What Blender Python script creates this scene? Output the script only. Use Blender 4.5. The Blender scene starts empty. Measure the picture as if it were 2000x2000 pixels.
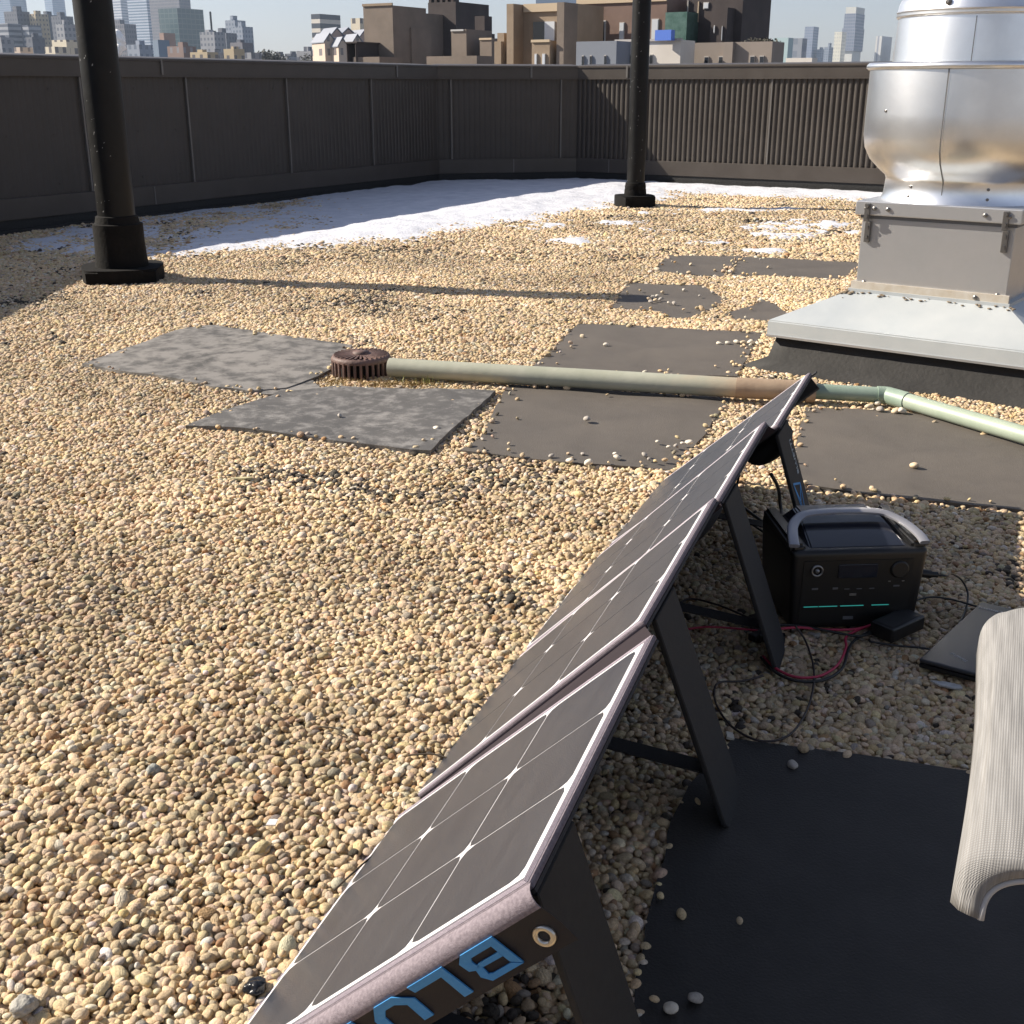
import bpy, bmesh, math, random
import numpy as np
from mathutils import Vector, Matrix, Quaternion, noise as mnoise
random.seed(7); rng = np.random.default_rng(11)
SC = bpy.context.scene
C = SC.collection
R = math.radians

# ---------------------------------------------------------------- camera, sky, sun, exposure
FPX, PITCH, HC = 2280.0, R(20.06), 1.0
cam_d = bpy.data.cameras.new('camera'); cam = bpy.data.objects.new('camera', cam_d); C.objects.link(cam)
cam.location = (0, 0, HC); cam.rotation_euler = (R(90) - PITCH, 0, 0)
cam_d.sensor_width = 36; cam_d.sensor_fit = 'HORIZONTAL'; cam_d.lens = 36 * FPX / 2000
cam_d.clip_start = 0.02; cam_d.clip_end = 30000
SC.camera = cam
SUN_AZ, SUN_EL = 283.0, 31.5        # compass bearing from +Y, clockwise
w = bpy.data.worlds.new('World'); SC.world = w; w.use_nodes = True
nt = w.node_tree; bg = nt.nodes['Background']
sky = nt.nodes.new('ShaderNodeTexSky'); sky.sky_type = 'NISHITA'; sky.sun_disc = False
sky.sun_elevation = R(SUN_EL); sky.sun_rotation = R(SUN_AZ); sky.air_density = 1.0; sky.dust_density = 0.55; sky.ozone_density = 2.2
hs = nt.nodes.new('ShaderNodeHueSaturation'); hs.inputs['Saturation'].default_value = .68; tn = nt.nodes.new('ShaderNodeMixRGB'); tn.blend_type = 'MULTIPLY'; tn.inputs[0].default_value = 1; tn.inputs[2].default_value = (1.02, .965, 1.02, 1)
nt.links.new(sky.outputs[0], hs.inputs['Color']); nt.links.new(hs.outputs[0], tn.inputs[1]); nt.links.new(tn.outputs[0], bg.inputs[0]); bg.inputs[1].default_value = 0.055
sd = bpy.data.lights.new('sun', 'SUN'); sun = bpy.data.objects.new('sun', sd); C.objects.link(sun)
sd.energy = 5.0; sd.angle = R(0.5); sd.color = (1.0, 0.905, 0.77)
dirv = Vector((math.cos(R(SUN_EL)) * math.sin(R(SUN_AZ + 180)), math.cos(R(SUN_EL)) * math.cos(R(SUN_AZ + 180)), -math.sin(R(SUN_EL))))
sun.rotation_euler = dirv.to_track_quat('-Z', 'Y').to_euler(); sun.location = (-30, 8, 25)
SC.view_settings.view_transform = 'Standard'; SC.view_settings.look = 'None'
SC.view_settings.exposure = 1.06; SC.view_settings.gamma = 1
SC.render.engine = 'CYCLES'
SC.cycles.max_bounces = 6; SC.cycles.volume_bounces = 0; SC.cycles.transparent_max_bounces = 8

# ---------------------------------------------------------------- pixel -> place helpers (photo measured at 1932 px)
fw = np.array([0, math.cos(PITCH), -math.sin(PITCH)]); upv = np.array([0, math.sin(PITCH), math.cos(PITCH)]); rt = np.array([1., 0, 0])
def ray(x, y):
    s = 2000 / 1932
    return fw + rt * (x * s - 1000) / FPX + upv * (1000 - y * s) / FPX
def G(x, y, z=0.0):
    r = ray(x, y); t = (z - HC) / r[2]; p = np.array([0, 0, HC]) + r * t
    return (float(p[0]), float(p[1]))
def G3(x, y, z=0.0): a = G(x, y, z); return Vector((a[0], a[1], z))
def atY(x, y, Y):
    r = ray(x, y); p = np.array([0, 0, HC]) + r * (Y / r[1]); return float(p[0]), float(p[2])

# ---------------------------------------------------------------- object helpers
def link(name, me, m, parent=None, smooth=False, loc=None, label=None):
    o = bpy.data.objects.new(name, me); C.objects.link(o)
    if m is not None and not me.materials: me.materials.append(m)
    if parent is not None: o.parent = parent
    if loc is not None: o.location = loc
    if smooth: me.polygons.foreach_set('use_smooth', [True] * len(me.polygons))
    if label: o['label'] = label
    return o
def obj(name, bm, m, parent=None, smooth=False, loc=None, label=None, sharp=None):
    me = bpy.data.meshes.new(name); bmesh.ops.recalc_face_normals(bm, faces=bm.faces[:]); bm.to_mesh(me); bm.free()
    o = link(name, me, m, parent, smooth or sharp is not None, loc, label)
    if sharp is not None: me.set_sharp_from_angle(angle=R(sharp))
    return o
def tag(o, label, cat, group=None):
    o['label'] = label; o['category'] = cat
    if group: o['group'] = group
    return o
def struct(o, kind='structure'): o['kind'] = kind; return o
def thing(name, label, cat, loc=(0, 0, 0), rotz=0, group=None):
    o = bpy.data.objects.new(name, None); C.objects.link(o); o.empty_display_size = .1
    o.location = loc; o.rotation_euler = (0, 0, rotz); return tag(o, label, cat, group)
def ident(): return Matrix.Identity(4)
def frame(o, ux, uy, uz):
    m = Matrix.Identity(4)
    for i, v in enumerate((ux, uy, uz)): m.col[i][:3] = Vector(v)
    m.col[3][:3] = Vector(o); return m
def box(bm, x0, x1, y0, y1, z0, z1, M=None, bevel=0, seg=2):
    vs = [bm.verts.new((x, y, z)) for x in (x0, x1) for y in (y0, y1) for z in (z0, z1)]
    fs = [bm.faces.new([vs[i] for i in q]) for q in ((0, 1, 3, 2), (4, 6, 7, 5), (0, 4, 5, 1), (2, 3, 7, 6), (0, 2, 6, 4), (1, 5, 7, 3))]
    if bevel:
        ed = list({e for f in fs for e in f.edges})
        r = bmesh.ops.bevel(bm, geom=ed, offset=bevel, segments=seg, affect='EDGES', profile=.6)
        vs = list({v for v in r['verts']} | {v for v in vs if v.is_valid})
    if M is not None:
        for v in vs: v.co = M @ v.co
    return vs
def prism(bm, pts, z0, z1, M=None):
    n = len(pts)
    a = [bm.verts.new((p[0], p[1], z0)) for p in pts]; b = [bm.verts.new((p[0], p[1], z1)) for p in pts]
    bm.faces.new(a[::-1]); bm.faces.new(b)
    for i in range(n): bm.faces.new((a[i], a[(i + 1) % n], b[(i + 1) % n], b[i]))
    if M is not None:
        for v in a + b: v.co = M @ v.co
    return a + b
def tube(bm, pts, rad, n=10, caps=True):
    pts = [Vector(p) for p in pts]; rads = rad if isinstance(rad, (list, tuple)) else [rad] * len(pts)
    t0 = (pts[1] - pts[0]).normalized(); ref = Vector((0, 0, 1)) if abs(t0.z) < .9 else Vector((1, 0, 0))
    nx = t0.cross(ref).normalized(); rings = []
    for i, p in enumerate(pts):
        t = ((pts[min(i + 1, len(pts) - 1)] - pts[max(i - 1, 0)])).normalized()
        nx = (nx - t * nx.dot(t)).normalized(); ny = t.cross(nx)
        rings.append([bm.verts.new(p + (nx * math.cos(2 * math.pi * k / n) + ny * math.sin(2 * math.pi * k / n)) * rads[i]) for k in range(n)])
    for a, b in zip(rings, rings[1:]):
        for k in range(n): bm.faces.new((a[k], a[(k + 1) % n], b[(k + 1) % n], b[k]))
    if caps: bm.faces.new(rings[0][::-1]); bm.faces.new(rings[-1])
def spline(pts, k=8):
    pts = [Vector(p) for p in pts]; P = [pts[0]] + pts + [pts[-1]]; out = []
    for i in range(1, len(P) - 2):
        a, b, c, d = P[i - 1:i + 3]
        for j in range(k):
            t = j / k
            out.append(.5 * ((2 * b) + (c - a) * t + (2 * a - 5 * b + 4 * c - d) * t * t + (3 * b - a - 3 * c + d) * t ** 3))
    out.append(pts[-1]); return out
def lathe(bm, prof, n=64, M=None, cap0=False, cap1=False):
    rings = []
    for r, z in prof: rings.append([bm.verts.new((r * math.cos(2 * math.pi * k / n), r * math.sin(2 * math.pi * k / n), z)) for k in range(n)])
    for a, b in zip(rings, rings[1:]):
        for k in range(n): bm.faces.new((a[k], a[(k + 1) % n], b[(k + 1) % n], b[k]))
    if cap0: bm.faces.new(rings[0][::-1])
    if cap1: bm.faces.new(rings[-1])
    if M is not None:
        for rg in rings:
            for v in rg: v.co = M @ v.co

# ---------------------------------------------------------------- material helpers
def mat(name, col, rough=.6, metal=0.0, col2=None, nscale=8, namt=.5, bump=0, bscale=60, spec=.5, detail=6, rvar=0, stretch=None, coord='Object'):
    m = bpy.data.materials.new(name); m.use_nodes = True; nt = m.node_tree; b = nt.nodes['Principled BSDF']
    b.inputs['Base Color'].default_value = (*col, 1); b.inputs['Roughness'].default_value = rough; b.inputs['Metallic'].default_value = metal
    b.inputs['Specular IOR Level'].default_value = spec
    tc = nt.nodes.new('ShaderNodeTexCoord'); src = tc.outputs[coord]
    if stretch:
        mp = nt.nodes.new('ShaderNodeMapping'); mp.inputs['Scale'].default_value = stretch; nt.links.new(src, mp.inputs[0]); src = mp.outputs[0]
    if col2 is not None or rvar:
        nz = nt.nodes.new('ShaderNodeTexNoise'); nz.inputs['Scale'].default_value = nscale; nz.inputs['Detail'].default_value = detail; nz.inputs['Roughness'].default_value = .62
        nt.links.new(src, nz.inputs['Vector'])
        rp = nt.nodes.new('ShaderNodeValToRGB'); rp.color_ramp.elements[0].position = .5 - namt * .3; rp.color_ramp.elements[1].position = .5 + namt * .3
        nt.links.new(nz.outputs['Fac'], rp.inputs[0])
        if col2 is not None:
            rp.color_ramp.elements[0].color = (*col, 1); rp.color_ramp.elements[1].color = (*col2, 1)
            nt.links.new(rp.outputs[0], b.inputs['Base Color'])
        if rvar:
            mr = nt.nodes.new('ShaderNodeMapRange'); mr.inputs['To Min'].default_value = rough - rvar; mr.inputs['To Max'].default_value = rough + rvar
            nt.links.new(nz.outputs['Fac'], mr.inputs['Value']); nt.links.new(mr.outputs[0], b.inputs['Roughness'])
    if bump:
        n2 = nt.nodes.new('ShaderNodeTexNoise'); n2.inputs['Scale'].default_value = bscale; n2.inputs['Detail'].default_value = 5
        nt.links.new(src, n2.inputs['Vector'])
        bp = nt.nodes.new('ShaderNodeBump'); bp.inputs['Strength'].default_value = 1; bp.inputs['Distance'].default_value = bump
        nt.links.new(n2.outputs['Fac'], bp.inputs['Height']); nt.links.new(bp.outputs[0], b.inputs['Normal'])
    return m
def N(nt, typ, **kw):
    n = nt.nodes.new(typ)
    for k, v in kw.items():
        if k == 'op': n.operation = v
        else: n.inputs[int(k[1:])].default_value = v
    return n
def facade(name, wall, glass, fw_=3.2, fh=3.4, ww=.55, wh=.5, rough=.7, grough=.25, band=False):
    """walls with rows of windows; the grid sits in the building's own coordinates"""
    m = mat(name, wall, rough, col2=tuple(c * .86 for c in wall), nscale=.08, bump=0)
    nt = m.node_tree; b = nt.nodes['Principled BSDF']; L = nt.links
    basec = b.inputs['Base Color'].links[0].from_socket
    tc = nt.nodes.new('ShaderNodeTexCoord'); sp = nt.nodes.new('ShaderNodeSeparateXYZ'); L.new(tc.outputs['Object'], sp.inputs[0])
    ad = N(nt, 'ShaderNodeMath', op='ADD'); L.new(sp.outputs[0], ad.inputs[0]); L.new(sp.outputs[1], ad.inputs[1])
    def cell(src, size, frac):
        a = N(nt, 'ShaderNodeMath', op='DIVIDE', i1=size); L.new(src, a.inputs[0])
        f = N(nt, 'ShaderNodeMath', op='FRACT'); L.new(a.outputs[0], f.inputs[0])
        g = N(nt, 'ShaderNodeMath', op='LESS_THAN', i1=frac); L.new(f.outputs[0], g.inputs[0]); return g.outputs[0]
    v = cell(sp.outputs[2], fh, wh)
    if band: msk = v
    else:
        h = cell(ad.outputs[0], fw_, ww); mu = N(nt, 'ShaderNodeMath', op='MULTIPLY'); L.new(h, mu.inputs[0]); L.new(v, mu.inputs[1]); msk = mu.outputs[0]
    geo = nt.nodes.new('ShaderNodeNewGeometry'); s2 = nt.nodes.new('ShaderNodeSeparateXYZ'); L.new(geo.outputs['Normal'], s2.inputs[0])
    lt = N(nt, 'ShaderNodeMath', op='LESS_THAN', i1=.5); L.new(s2.outputs[2], lt.inputs[0])
    m2 = N(nt, 'ShaderNodeMath', op='MULTIPLY'); L.new(msk, m2.inputs[0]); L.new(lt.outputs[0], m2.inputs[1])
    mx = nt.nodes.new('ShaderNodeMixRGB'); L.new(m2.outputs[0], mx.inputs[0]); L.new(basec, mx.inputs[1]); mx.inputs[2].default_value = (*glass, 1)
    L.new(mx.outputs[0], b.inputs['Base Color'])
    mr = nt.nodes.new('ShaderNodeMapRange'); mr.inputs['To Min'].default_value = rough; mr.inputs['To Max'].default_value = grough
    L.new(m2.outputs[0], mr.inputs['Value']); L.new(mr.outputs[0], b.inputs['Roughness'])
    return m

M_deck = mat('roof_grit', (.16, .12, .08), .95, col2=(.30, .23, .15), nscale=70, bump=.01, bscale=110)
M_wall = mat('bronze_painted_metal', (.052, .045, .039), .55, spec=.3, col2=(.064, .055, .048), nscale=3, bump=0, rvar=.08)
M_trim = mat('bronze_trim', (.060, .051, .044), .45, spec=.3, col2=(.072, .062, .054), nscale=4, rvar=.06)
M_joint = mat('joint_cover', (.13, .12, .11), .4)
M_flash = mat('black_flashing', (.012, .012, .012), .7, bump=.003, bscale=40)
M_pole = mat('black_pole_paint', (.0045, .0045, .005), .48, col2=(.008, .008, .008), nscale=12, bump=.0008, bscale=50, rvar=.1, spec=.2)
M_boot = mat('black_rubber_boot', (.0035, .0035, .0035), .85, spec=.2, col2=(.007, .006, .006), nscale=20, bump=.003, bscale=60)
M_snow = mat('snow_surface', (.70, .71, .76), .6, col2=(.56, .58, .64), nscale=6, bump=.006, bscale=40)

# ---------------------------------------------------------------- roof deck and city ground
K0 = (-4.15, -5.0); K1 = (-4.18, 4.5); K2 = (-4.33, 7.50); c1 = (-.82, 13.42); c2 = (.73, 13.78); c3 = (8.6, 8.9); c4 = (8.6, -5.0)
def offs(p, q, d):
    v = Vector((q[0] - p[0], q[1] - p[1])).normalized(); return Vector((v.y, -v.x)) * d
bm = bmesh.new(); prism(bm, [K0, K1, K2, c1, c2, c3, c4], -.6, -.034)
struct(obj('roof_deck', bm, M_deck))
bm = bmesh.new(); prism(bm, [(math.cos(a) * 14000, math.sin(a) * 14000) for a in np.linspace(0, 2 * math.pi, 48, endpoint=False)], -48, -46)
M_city = mat('city_ground_mat', (.09, .09, .095), .9, col2=(.14, .13, .12), nscale=.02)
struct(obj('city_ground', bm, M_city))

# ---------------------------------------------------------------- gravel, built as one sheet of stones
mats_px = {
 'A': [(155, 690), (250, 655), (330, 627), (400, 614), (470, 622), (520, 636), (600, 648), (665, 656), (640, 690), (600, 715), (540, 735), (470, 742), (400, 735), (300, 715), (225, 705)],
 'B': [(350, 810), (440, 776), (530, 744), (600, 737), (640, 733), (780, 742), (935, 745), (872, 803), (812, 858), (600, 836), (450, 818)],
 'C': [(957, 728), (1170, 739), (1380, 750), (1330, 820), (1268, 888), (1180, 884), (1060, 876), (960, 864), (868, 853), (905, 832), (925, 790)],
 'D': [(1092, 614), (1180, 616), (1300, 622), (1438, 630), (1415, 670), (1390, 714), (1290, 713), (1180, 707), (1003, 698), (1040, 660)],
 'E': [(1520, 770), (1700, 779), (1800, 800), (1985, 853), (1985, 965), (1720, 944), (1600, 930), (1488, 915), (1500, 845)],
 'F1': [(1262, 484), (1330, 483), (1400, 486), (1372, 512), (1368, 522), (1300, 521), (1250, 516), (1233, 513)],
 'F2': [(1402, 487), (1500, 489), (1640, 497), (1590, 530), (1500, 525), (1395, 522), (1370, 517), (1385, 500)],
 'H': [(1188, 534), (1235, 539), (1290, 541), (1318, 541), (1375, 566), (1345, 582), (1322, 592), (1300, 600), (1260, 598), (1240, 588), (1150, 582), (1166, 560)],
 'I': [(1455, 571), (1440, 566), (1420, 578), (1366, 592), (1390, 604), (1452, 608), (1500, 600)],
 'J': [(1384, 1400), (1600, 1430), (1830, 1468), (1960, 1490), (2010, 1750), (2010, 2080), (1270, 2080), (1195, 1900), (1215, 1780), (1250, 1640), (1268, 1560), (1300, 1490)],
 'K': [(562, 704), (592, 722), (612, 738), (560, 748), (492, 744), (520, 722)],
}
def inside(X, Y, poly):
    r = np.zeros(len(X), bool); n = len(poly)
    for i in range(n):
        x1, y1 = poly[i]; x2, y2 = poly[(i + 1) % n]
        c = ((y1 > Y) != (y2 > Y)) & (X < (x2 - x1) * (Y - y1) / (y2 - y1 + 1e-12) + x1); r ^= c
    return r
def pdist(X, Y, poly, closed=True):
    d = np.full(len(X), 1e9); n = len(poly)
    for i in range(n if closed else n - 1):
        ax, ay = poly[i]; bx, by = poly[(i + 1) % n]; dx, dy = bx - ax, by - ay
        t = np.clip(((X - ax) * dx + (Y - ay) * dy) / (dx * dx + dy * dy + 1e-12), 0, 1)
        d = np.minimum(d, np.hypot(X - ax - t * dx, Y - ay - t * dy))
    return d
def vnoise(X, Y, f, seed=0):
    X = X * f; Y = Y * f; xi = np.floor(X).astype(np.int64); yi = np.floor(Y).astype(np.int64); xf = X - xi; yf = Y - yi
    def h(a, b):
        n = (a * 374761393 + b * 668265263 + seed * 974711) & 0x7fffffff
        n = ((n ^ (n >> 13)) * 1274126177) & 0x7fffffff; return ((n ^ (n >> 16)) & 0xffff) / 65535.
    u = xf * xf * (3 - 2 * xf); v = yf * yf * (3 - 2 * yf)
    return (h(xi, yi) * (1 - u) + h(xi + 1, yi) * u) * (1 - v) + (h(xi, yi + 1) * (1 - u) + h(xi + 1, yi + 1) * u) * v
def fbm(X, Y, f, seed=0, o=4):
    s = 0; a = .5
    for i in range(o): s = s + a * (vnoise(X, Y, f, seed + i) - .5); f *= 2.1; a *= .55
    return s
def gh(X, Y):   # gentle roll of the gravel bed
    return .030 * fbm(X, Y, 1.3, 5, 2) + .012 * fbm(X, Y, 5., 9, 2)
mats_w = {k: [G(x, y) for x, y in v] for k, v in mats_px.items()}
deck_poly = [K0, K1, K2, c1, c2, c3, c4]
fan_o = Vector((.958, 4.35)); fd1 = Vector((.80, -.60)); fd2 = Vector((.60, .80))
curb_poly = [tuple(fan_o + fd1 * a + fd2 * b) for a, b in ((-.03, -.03), (1.03, -.03), (1.03, 1.03), (-.03, 1.03))]

def grid(x0, x1, y0, y1, s, slack):
    xs = np.arange(x0, x1, s); ys = np.arange(y0, y1, s * .9); X, Y = np.meshgrid(xs, ys); X = X.ravel() + (np.round(Y.ravel() / (s * .9)) % 2) * s * .5; Y = Y.ravel()
    X = X + rng.uniform(-.42, .42, len(X)) * s; Y = Y + rng.uniform(-.42, .42, len(Y)) * s
    k = (X > -.47 * Y - slack) & (X < .47 * Y + slack); return X[k], Y[k]
PX, PY, PZ, PS = [], [], [], []
for (y0, y1, s, slack, layers, sc) in ((.55, 2.6, .0103, .55, (-.0165, -.0080, -.002), 1.0), (2.6, 4.6, .0112, .6, (-.012, -.003), 1.08), (4.6, 7.2, .0140, .6, (-.010, -.001), 1.30), (7.2, 14.2, .0235, .3, (-.006,), 1.85)):
    for li, z in enumerate(layers):
        X, Y = grid(-7.5, 7.5, y0, y1, s * (1.12 if li == len(layers) - 1 and len(layers) > 1 else 1), slack)
        up_ = np.zeros(len(X)); keep = inside(X, Y, deck_poly) & ~inside(X, Y, curb_poly) & (pdist(X, Y, deck_poly) > .05)
        for k, p in mats_w.items():
            dd = pdist(X, Y, p); ins = inside(X, Y, p); spill = ins & (rng.random(len(X)) < (.02 if k == 'J' else .16) * np.exp(-dd / .020)) & (dd < .12) & (li == len(layers) - 1)
            keep &= ~(ins & (dd > (.004 if li == len(layers) - 1 else .02))) | spill; up_ = np.where(spill, .013, up_)
        X, Y, up_ = X[keep], Y[keep], up_[keep]
        PX.append(X); PY.append(Y); PZ.append(z + up_ + gh(X, Y) + rng.uniform(-.0035, .0035, len(X))); PS.append(np.full(len(X), sc))
PX, PY, PZ, PS = map(np.concatenate, (PX, PY, PZ, PS)); n = len(PX)
big = rng.lognormal(0, .27, n); big = np.clip(big, .55, 2.1)
base = .0055 * PS * big
sx = base * rng.uniform(1.0, 1.55, n); sy = base * rng.uniform(.85, 1.1, n); szz = base * rng.uniform(.62, .88, n)
rot = np.stack([rng.normal(0, .32, n), rng.normal(0, .32, n), rng.uniform(0, 6.283, n)], 1)
tone = np.clip(.5 + 1.3 * fbm(PX, PY, 1.4, 21, 3) + 1.0 * fbm(PX, PY, 6., 31, 2) * .5 + rng.normal(0, .17, n), 0, 1)
# stone kinds: 0 tan, 1 white, 2 dark, 3 orange, 4 grey
u = rng.random(n); clump = fbm(PX, PY, 3.0, 77, 3)
kind = np.zeros(n); kind[u < .10] = 1; kind[(u > .10) & (u < .135)] = 3; kind[(u > .135) & (u < .175)] = 4
kind[(u > .175) & (u < .190 + np.clip(clump - .13, 0, 1) * 2.6)] = 2
cols = np.zeros((n, 3))
pal = np.array([[.69, .525, .325], [.76, .66, .51], [.075, .06, .045], [.44, .26, .13], [.37, .31, .235]])
cols = pal[kind.astype(int)] * (.60 + .62 * tone)[:, None]
cols *= 1 + rng.normal(0, .022, (n, 3)); cols[:, 0] *= 1 + rng.normal(0, .03, n); cols[:, 2] *= 1 + rng.normal(0, .07, n); cols = np.clip(cols, .01, .9)
me = bpy.data.meshes.new('gravel'); me.vertices.add(n); me.vertices.foreach_set('co', np.stack([PX, PY, PZ], 1).ravel())
def attr(nm, typ, arr, key='vector'):
    a = me.attributes.new(nm, typ, 'POINT'); a.data.foreach_set(key, np.ascontiguousarray(arr, dtype=np.float32).ravel() if typ != 'INT' else arr.ravel())
attr('rot', 'FLOAT_VECTOR', rot); attr('siz', 'FLOAT_VECTOR', np.stack([sx, sy, szz], 1)); attr('stone', 'FLOAT_VECTOR', cols)
attr('variant', 'INT', rng.integers(0, 5, n).astype(np.int32), 'value')
M_peb = bpy.data.materials.new('pebble_stone'); M_peb.use_nodes = True; nt = M_peb.node_tree; b = nt.nodes['Principled BSDF']
at = nt.nodes.new('ShaderNodeAttribute'); at.attribute_type = 'INSTANCER'; at.attribute_name = 'stone'
tc = nt.nodes.new('ShaderNodeTexCoord'); nz = nt.nodes.new('ShaderNodeTexNoise'); nz.inputs['Scale'].default_value = 2.6; nz.inputs['Detail'].default_value = 5
nt.links.new(tc.outputs['Object'], nz.inputs['Vector'])
mr = nt.nodes.new('ShaderNodeMapRange'); mr.inputs['From Min'].default_value = .3; mr.inputs['From Max'].default_value = .7; mr.inputs['To Min'].default_value = .72; mr.inputs['To Max'].default_value = 1.18
nt.links.new(nz.outputs['Fac'], mr.inputs['Value'])
vm = nt.nodes.new('ShaderNodeVectorMath'); vm.operation = 'SCALE'; nt.links.new(at.outputs['Vector'], vm.inputs[0]); nt.links.new(mr.outputs[0], vm.inputs['Scale'])
nt.links.new(vm.outputs[0], b.inputs['Base Color']); b.inputs['Roughness'].default_value = .62; b.inputs['Specular IOR Level'].default_value = .35
bp = nt.nodes.new('ShaderNodeBump'); bp.inputs['Distance'].default_value = .07; bp.inputs['Strength'].default_value = .4; nz2 = nt.nodes.new('ShaderNodeTexNoise'); nz2.inputs['Scale'].default_value = 6
nt.links.new(tc.outputs['Object'], nz2.inputs['Vector']); nt.links.new(nz2.outputs['Fac'], bp.inputs['Height']); nt.links.new(bp.outputs[0], b.inputs['Normal'])
gravel = link('gravel', me, M_peb); struct(gravel, 'stuff')
ng = bpy.data.node_groups.new('stones', 'GeometryNodeTree'); ng.interface.new_socket('Geometry', in_out='INPUT', socket_type='NodeSocketGeometry'); ng.interface.new_socket('Geometry', in_out='OUTPUT', socket_type='NodeSocketGeometry')
gi = ng.nodes.new('NodeGroupInput'); go = ng.nodes.new('NodeGroupOutput'); L = ng.links
g2i = ng.nodes.new('GeometryNodeGeometryToInstance')
for k in range(5):
    ic = ng.nodes.new('GeometryNodeMeshIcoSphere'); ic.inputs['Radius'].default_value = 1; ic.inputs['Subdivisions'].default_value = 3
    no = ng.nodes.new('ShaderNodeTexNoise'); no.noise_dimensions = '4D'; no.inputs['Scale'].default_value = .62; no.inputs['Detail'].default_value = 1.2; no.inputs['W'].default_value = k * 3.7
    sb = ng.nodes.new('ShaderNodeVectorMath'); sb.operation = 'SUBTRACT'; sb.inputs[1].default_value = (.5, .5, .5); L.new(no.outputs['Color'], sb.inputs[0])
    sc_ = ng.nodes.new('ShaderNodeVectorMath'); sc_.operation = 'SCALE'; sc_.inputs['Scale'].default_value = .5; L.new(sb.outputs[0], sc_.inputs[0])
    sp = ng.nodes.new('GeometryNodeSetPosition'); L.new(ic.outputs[0], sp.inputs['Geometry']); L.new(sc_.outputs[0], sp.inputs['Offset'])
    ss = ng.nodes.new('GeometryNodeSetShadeSmooth'); L.new(sp.outputs[0], ss.inputs[0])
    sm = ng.nodes.new('GeometryNodeSetMaterial'); sm.inputs['Material'].default_value = M_peb; L.new(ss.outputs[0], sm.inputs[0]); L.new(sm.outputs[0], g2i.inputs[0])
def named(nm, typ):
    a = ng.nodes.new('GeometryNodeInputNamedAttribute'); a.data_type = typ; a.inputs['Name'].default_value = nm; return a.outputs['Attribute']
iop = ng.nodes.new('GeometryNodeInstanceOnPoints'); L.new(gi.outputs[0], iop.inputs['Points']); L.new(g2i.outputs[0], iop.inputs['Instance'])
iop.inputs['Pick Instance'].default_value = True
L.new(named('variant', 'INT'), iop.inputs['Instance Index']); L.new(named('siz', 'FLOAT_VECTOR'), iop.inputs['Scale'])
e2r = ng.nodes.new('FunctionNodeEulerToRotation'); L.new(named('rot', 'FLOAT_VECTOR'), e2r.inputs[0]); L.new(e2r.outputs[0], iop.inputs['Rotation'])
L.new(iop.outputs[0], go.inputs[0])
md = gravel.modifiers.new('stones', 'NODES'); md.node_group = ng
print('stones', n)

# ---------------------------------------------------------------- snow lying against the walls
snow_poly = [G(*p) for p in ((215, 452), (300, 430), (460, 398), (600, 372), (800, 348), (830, 343))] + [(-.7, 13.32), (.73, 13.66)] + \
            [(3.4, 12.0), (7.5, 9.4), (7.2, 9.25)] + [G(*p) for p in ((1640, 372), (1500, 366), (1300, 358), (1235, 356), (1180, 372), (1120, 378), (1030, 390), (940, 406), (850, 418), (760, 430), (650, 442), (540, 450), (440, 456), (340, 460), (280, 458))]
patches = [(1085, 452, .17, .2), (1350, 396, .5, .16), (1470, 394, .4, .12), (1560, 425, .45, .35), (1600, 437, .28, .18), (1420, 430, .35, .25), (1480, 445, .3, .2), (1240, 432, .2, .14), (1180, 418, .25, .15),
           (1275, 620, .09, .035), (1345, 619, .1, .03), (795, 724, .05, .02), (1440, 472, .16, .1), (1380, 455, .25, .12), (1000, 425, .3, .2), (180, 470, .35, .4), (1230, 402, .2, .1)]
gx, gy = np.meshgrid(np.arange(-4.5, 7.6, .03), np.arange(4.1, 13.8, .03)); sh = gx.shape; X = gx.ravel(); Y = gy.ravel()
d = np.where(inside(X, Y, snow_poly), 1, -1) * pdist(X, Y, snow_poly)
m1 = d / .34 + .25
left_thin = np.clip((-.7 - X) / 1.3, 0, 1)
m1 = np.minimum(m1, 1.5 - 2.5 * left_thin)
m2 = np.full(len(X), -9.)
for px, py, rx, ry in patches:
    qx, qy = G(px, py); m2 = np.maximum(m2, (-.75 - .9 * (((X - qx) / rx) ** 2 + ((Y - qy) / ry) ** 2)) * .9)
mm = np.maximum(m1, m2) + 2.4 * fbm(X, Y * .7, 2.5, 41, 3) + np.where(m2 > m1, 3.4, 1.5) * fbm(X, Y * .6, 11., 43, 3)
on_far = inside(X, Y, deck_poly) & (pdist(X, Y, deck_poly) > .025)
top = gh(X, Y) + np.where(Y > 7.2, .012, .006)
Z = np.where(on_far, top + .011 * np.clip(mm, -2.5, 1.6) + .004 * fbm(X, Y, 8, 3, 2), -.05)
Z = Z.reshape(sh); ok = (mm.reshape(sh) > -1.6) & on_far.reshape(sh)
idx = -np.ones(sh, int); use = ok.copy()
use[:-1] |= ok[1:]; use[1:] |= ok[:-1]; use[:, :-1] |= ok[:, 1:]; use[:, 1:] |= ok[:, :-1]; use &= on_far.reshape(sh)
idx[use] = np.arange(use.sum()); V = np.stack([gx[use], gy[use], Z[use]], 1)
a, b_, c_, d_ = idx[:-1, :-1], idx[:-1, 1:], idx[1:, 1:], idx[1:, :-1]; q = (a >= 0) & (b_ >= 0) & (c_ >= 0) & (d_ >= 0)
F = np.stack([a[q], b_[q], c_[q], d_[q]], 1)
me = bpy.data.meshes.new('snow'); me.from_pydata(V.tolist(), [], F.tolist()); struct(link('snow', me, M_snow, smooth=True), 'stuff')

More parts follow.
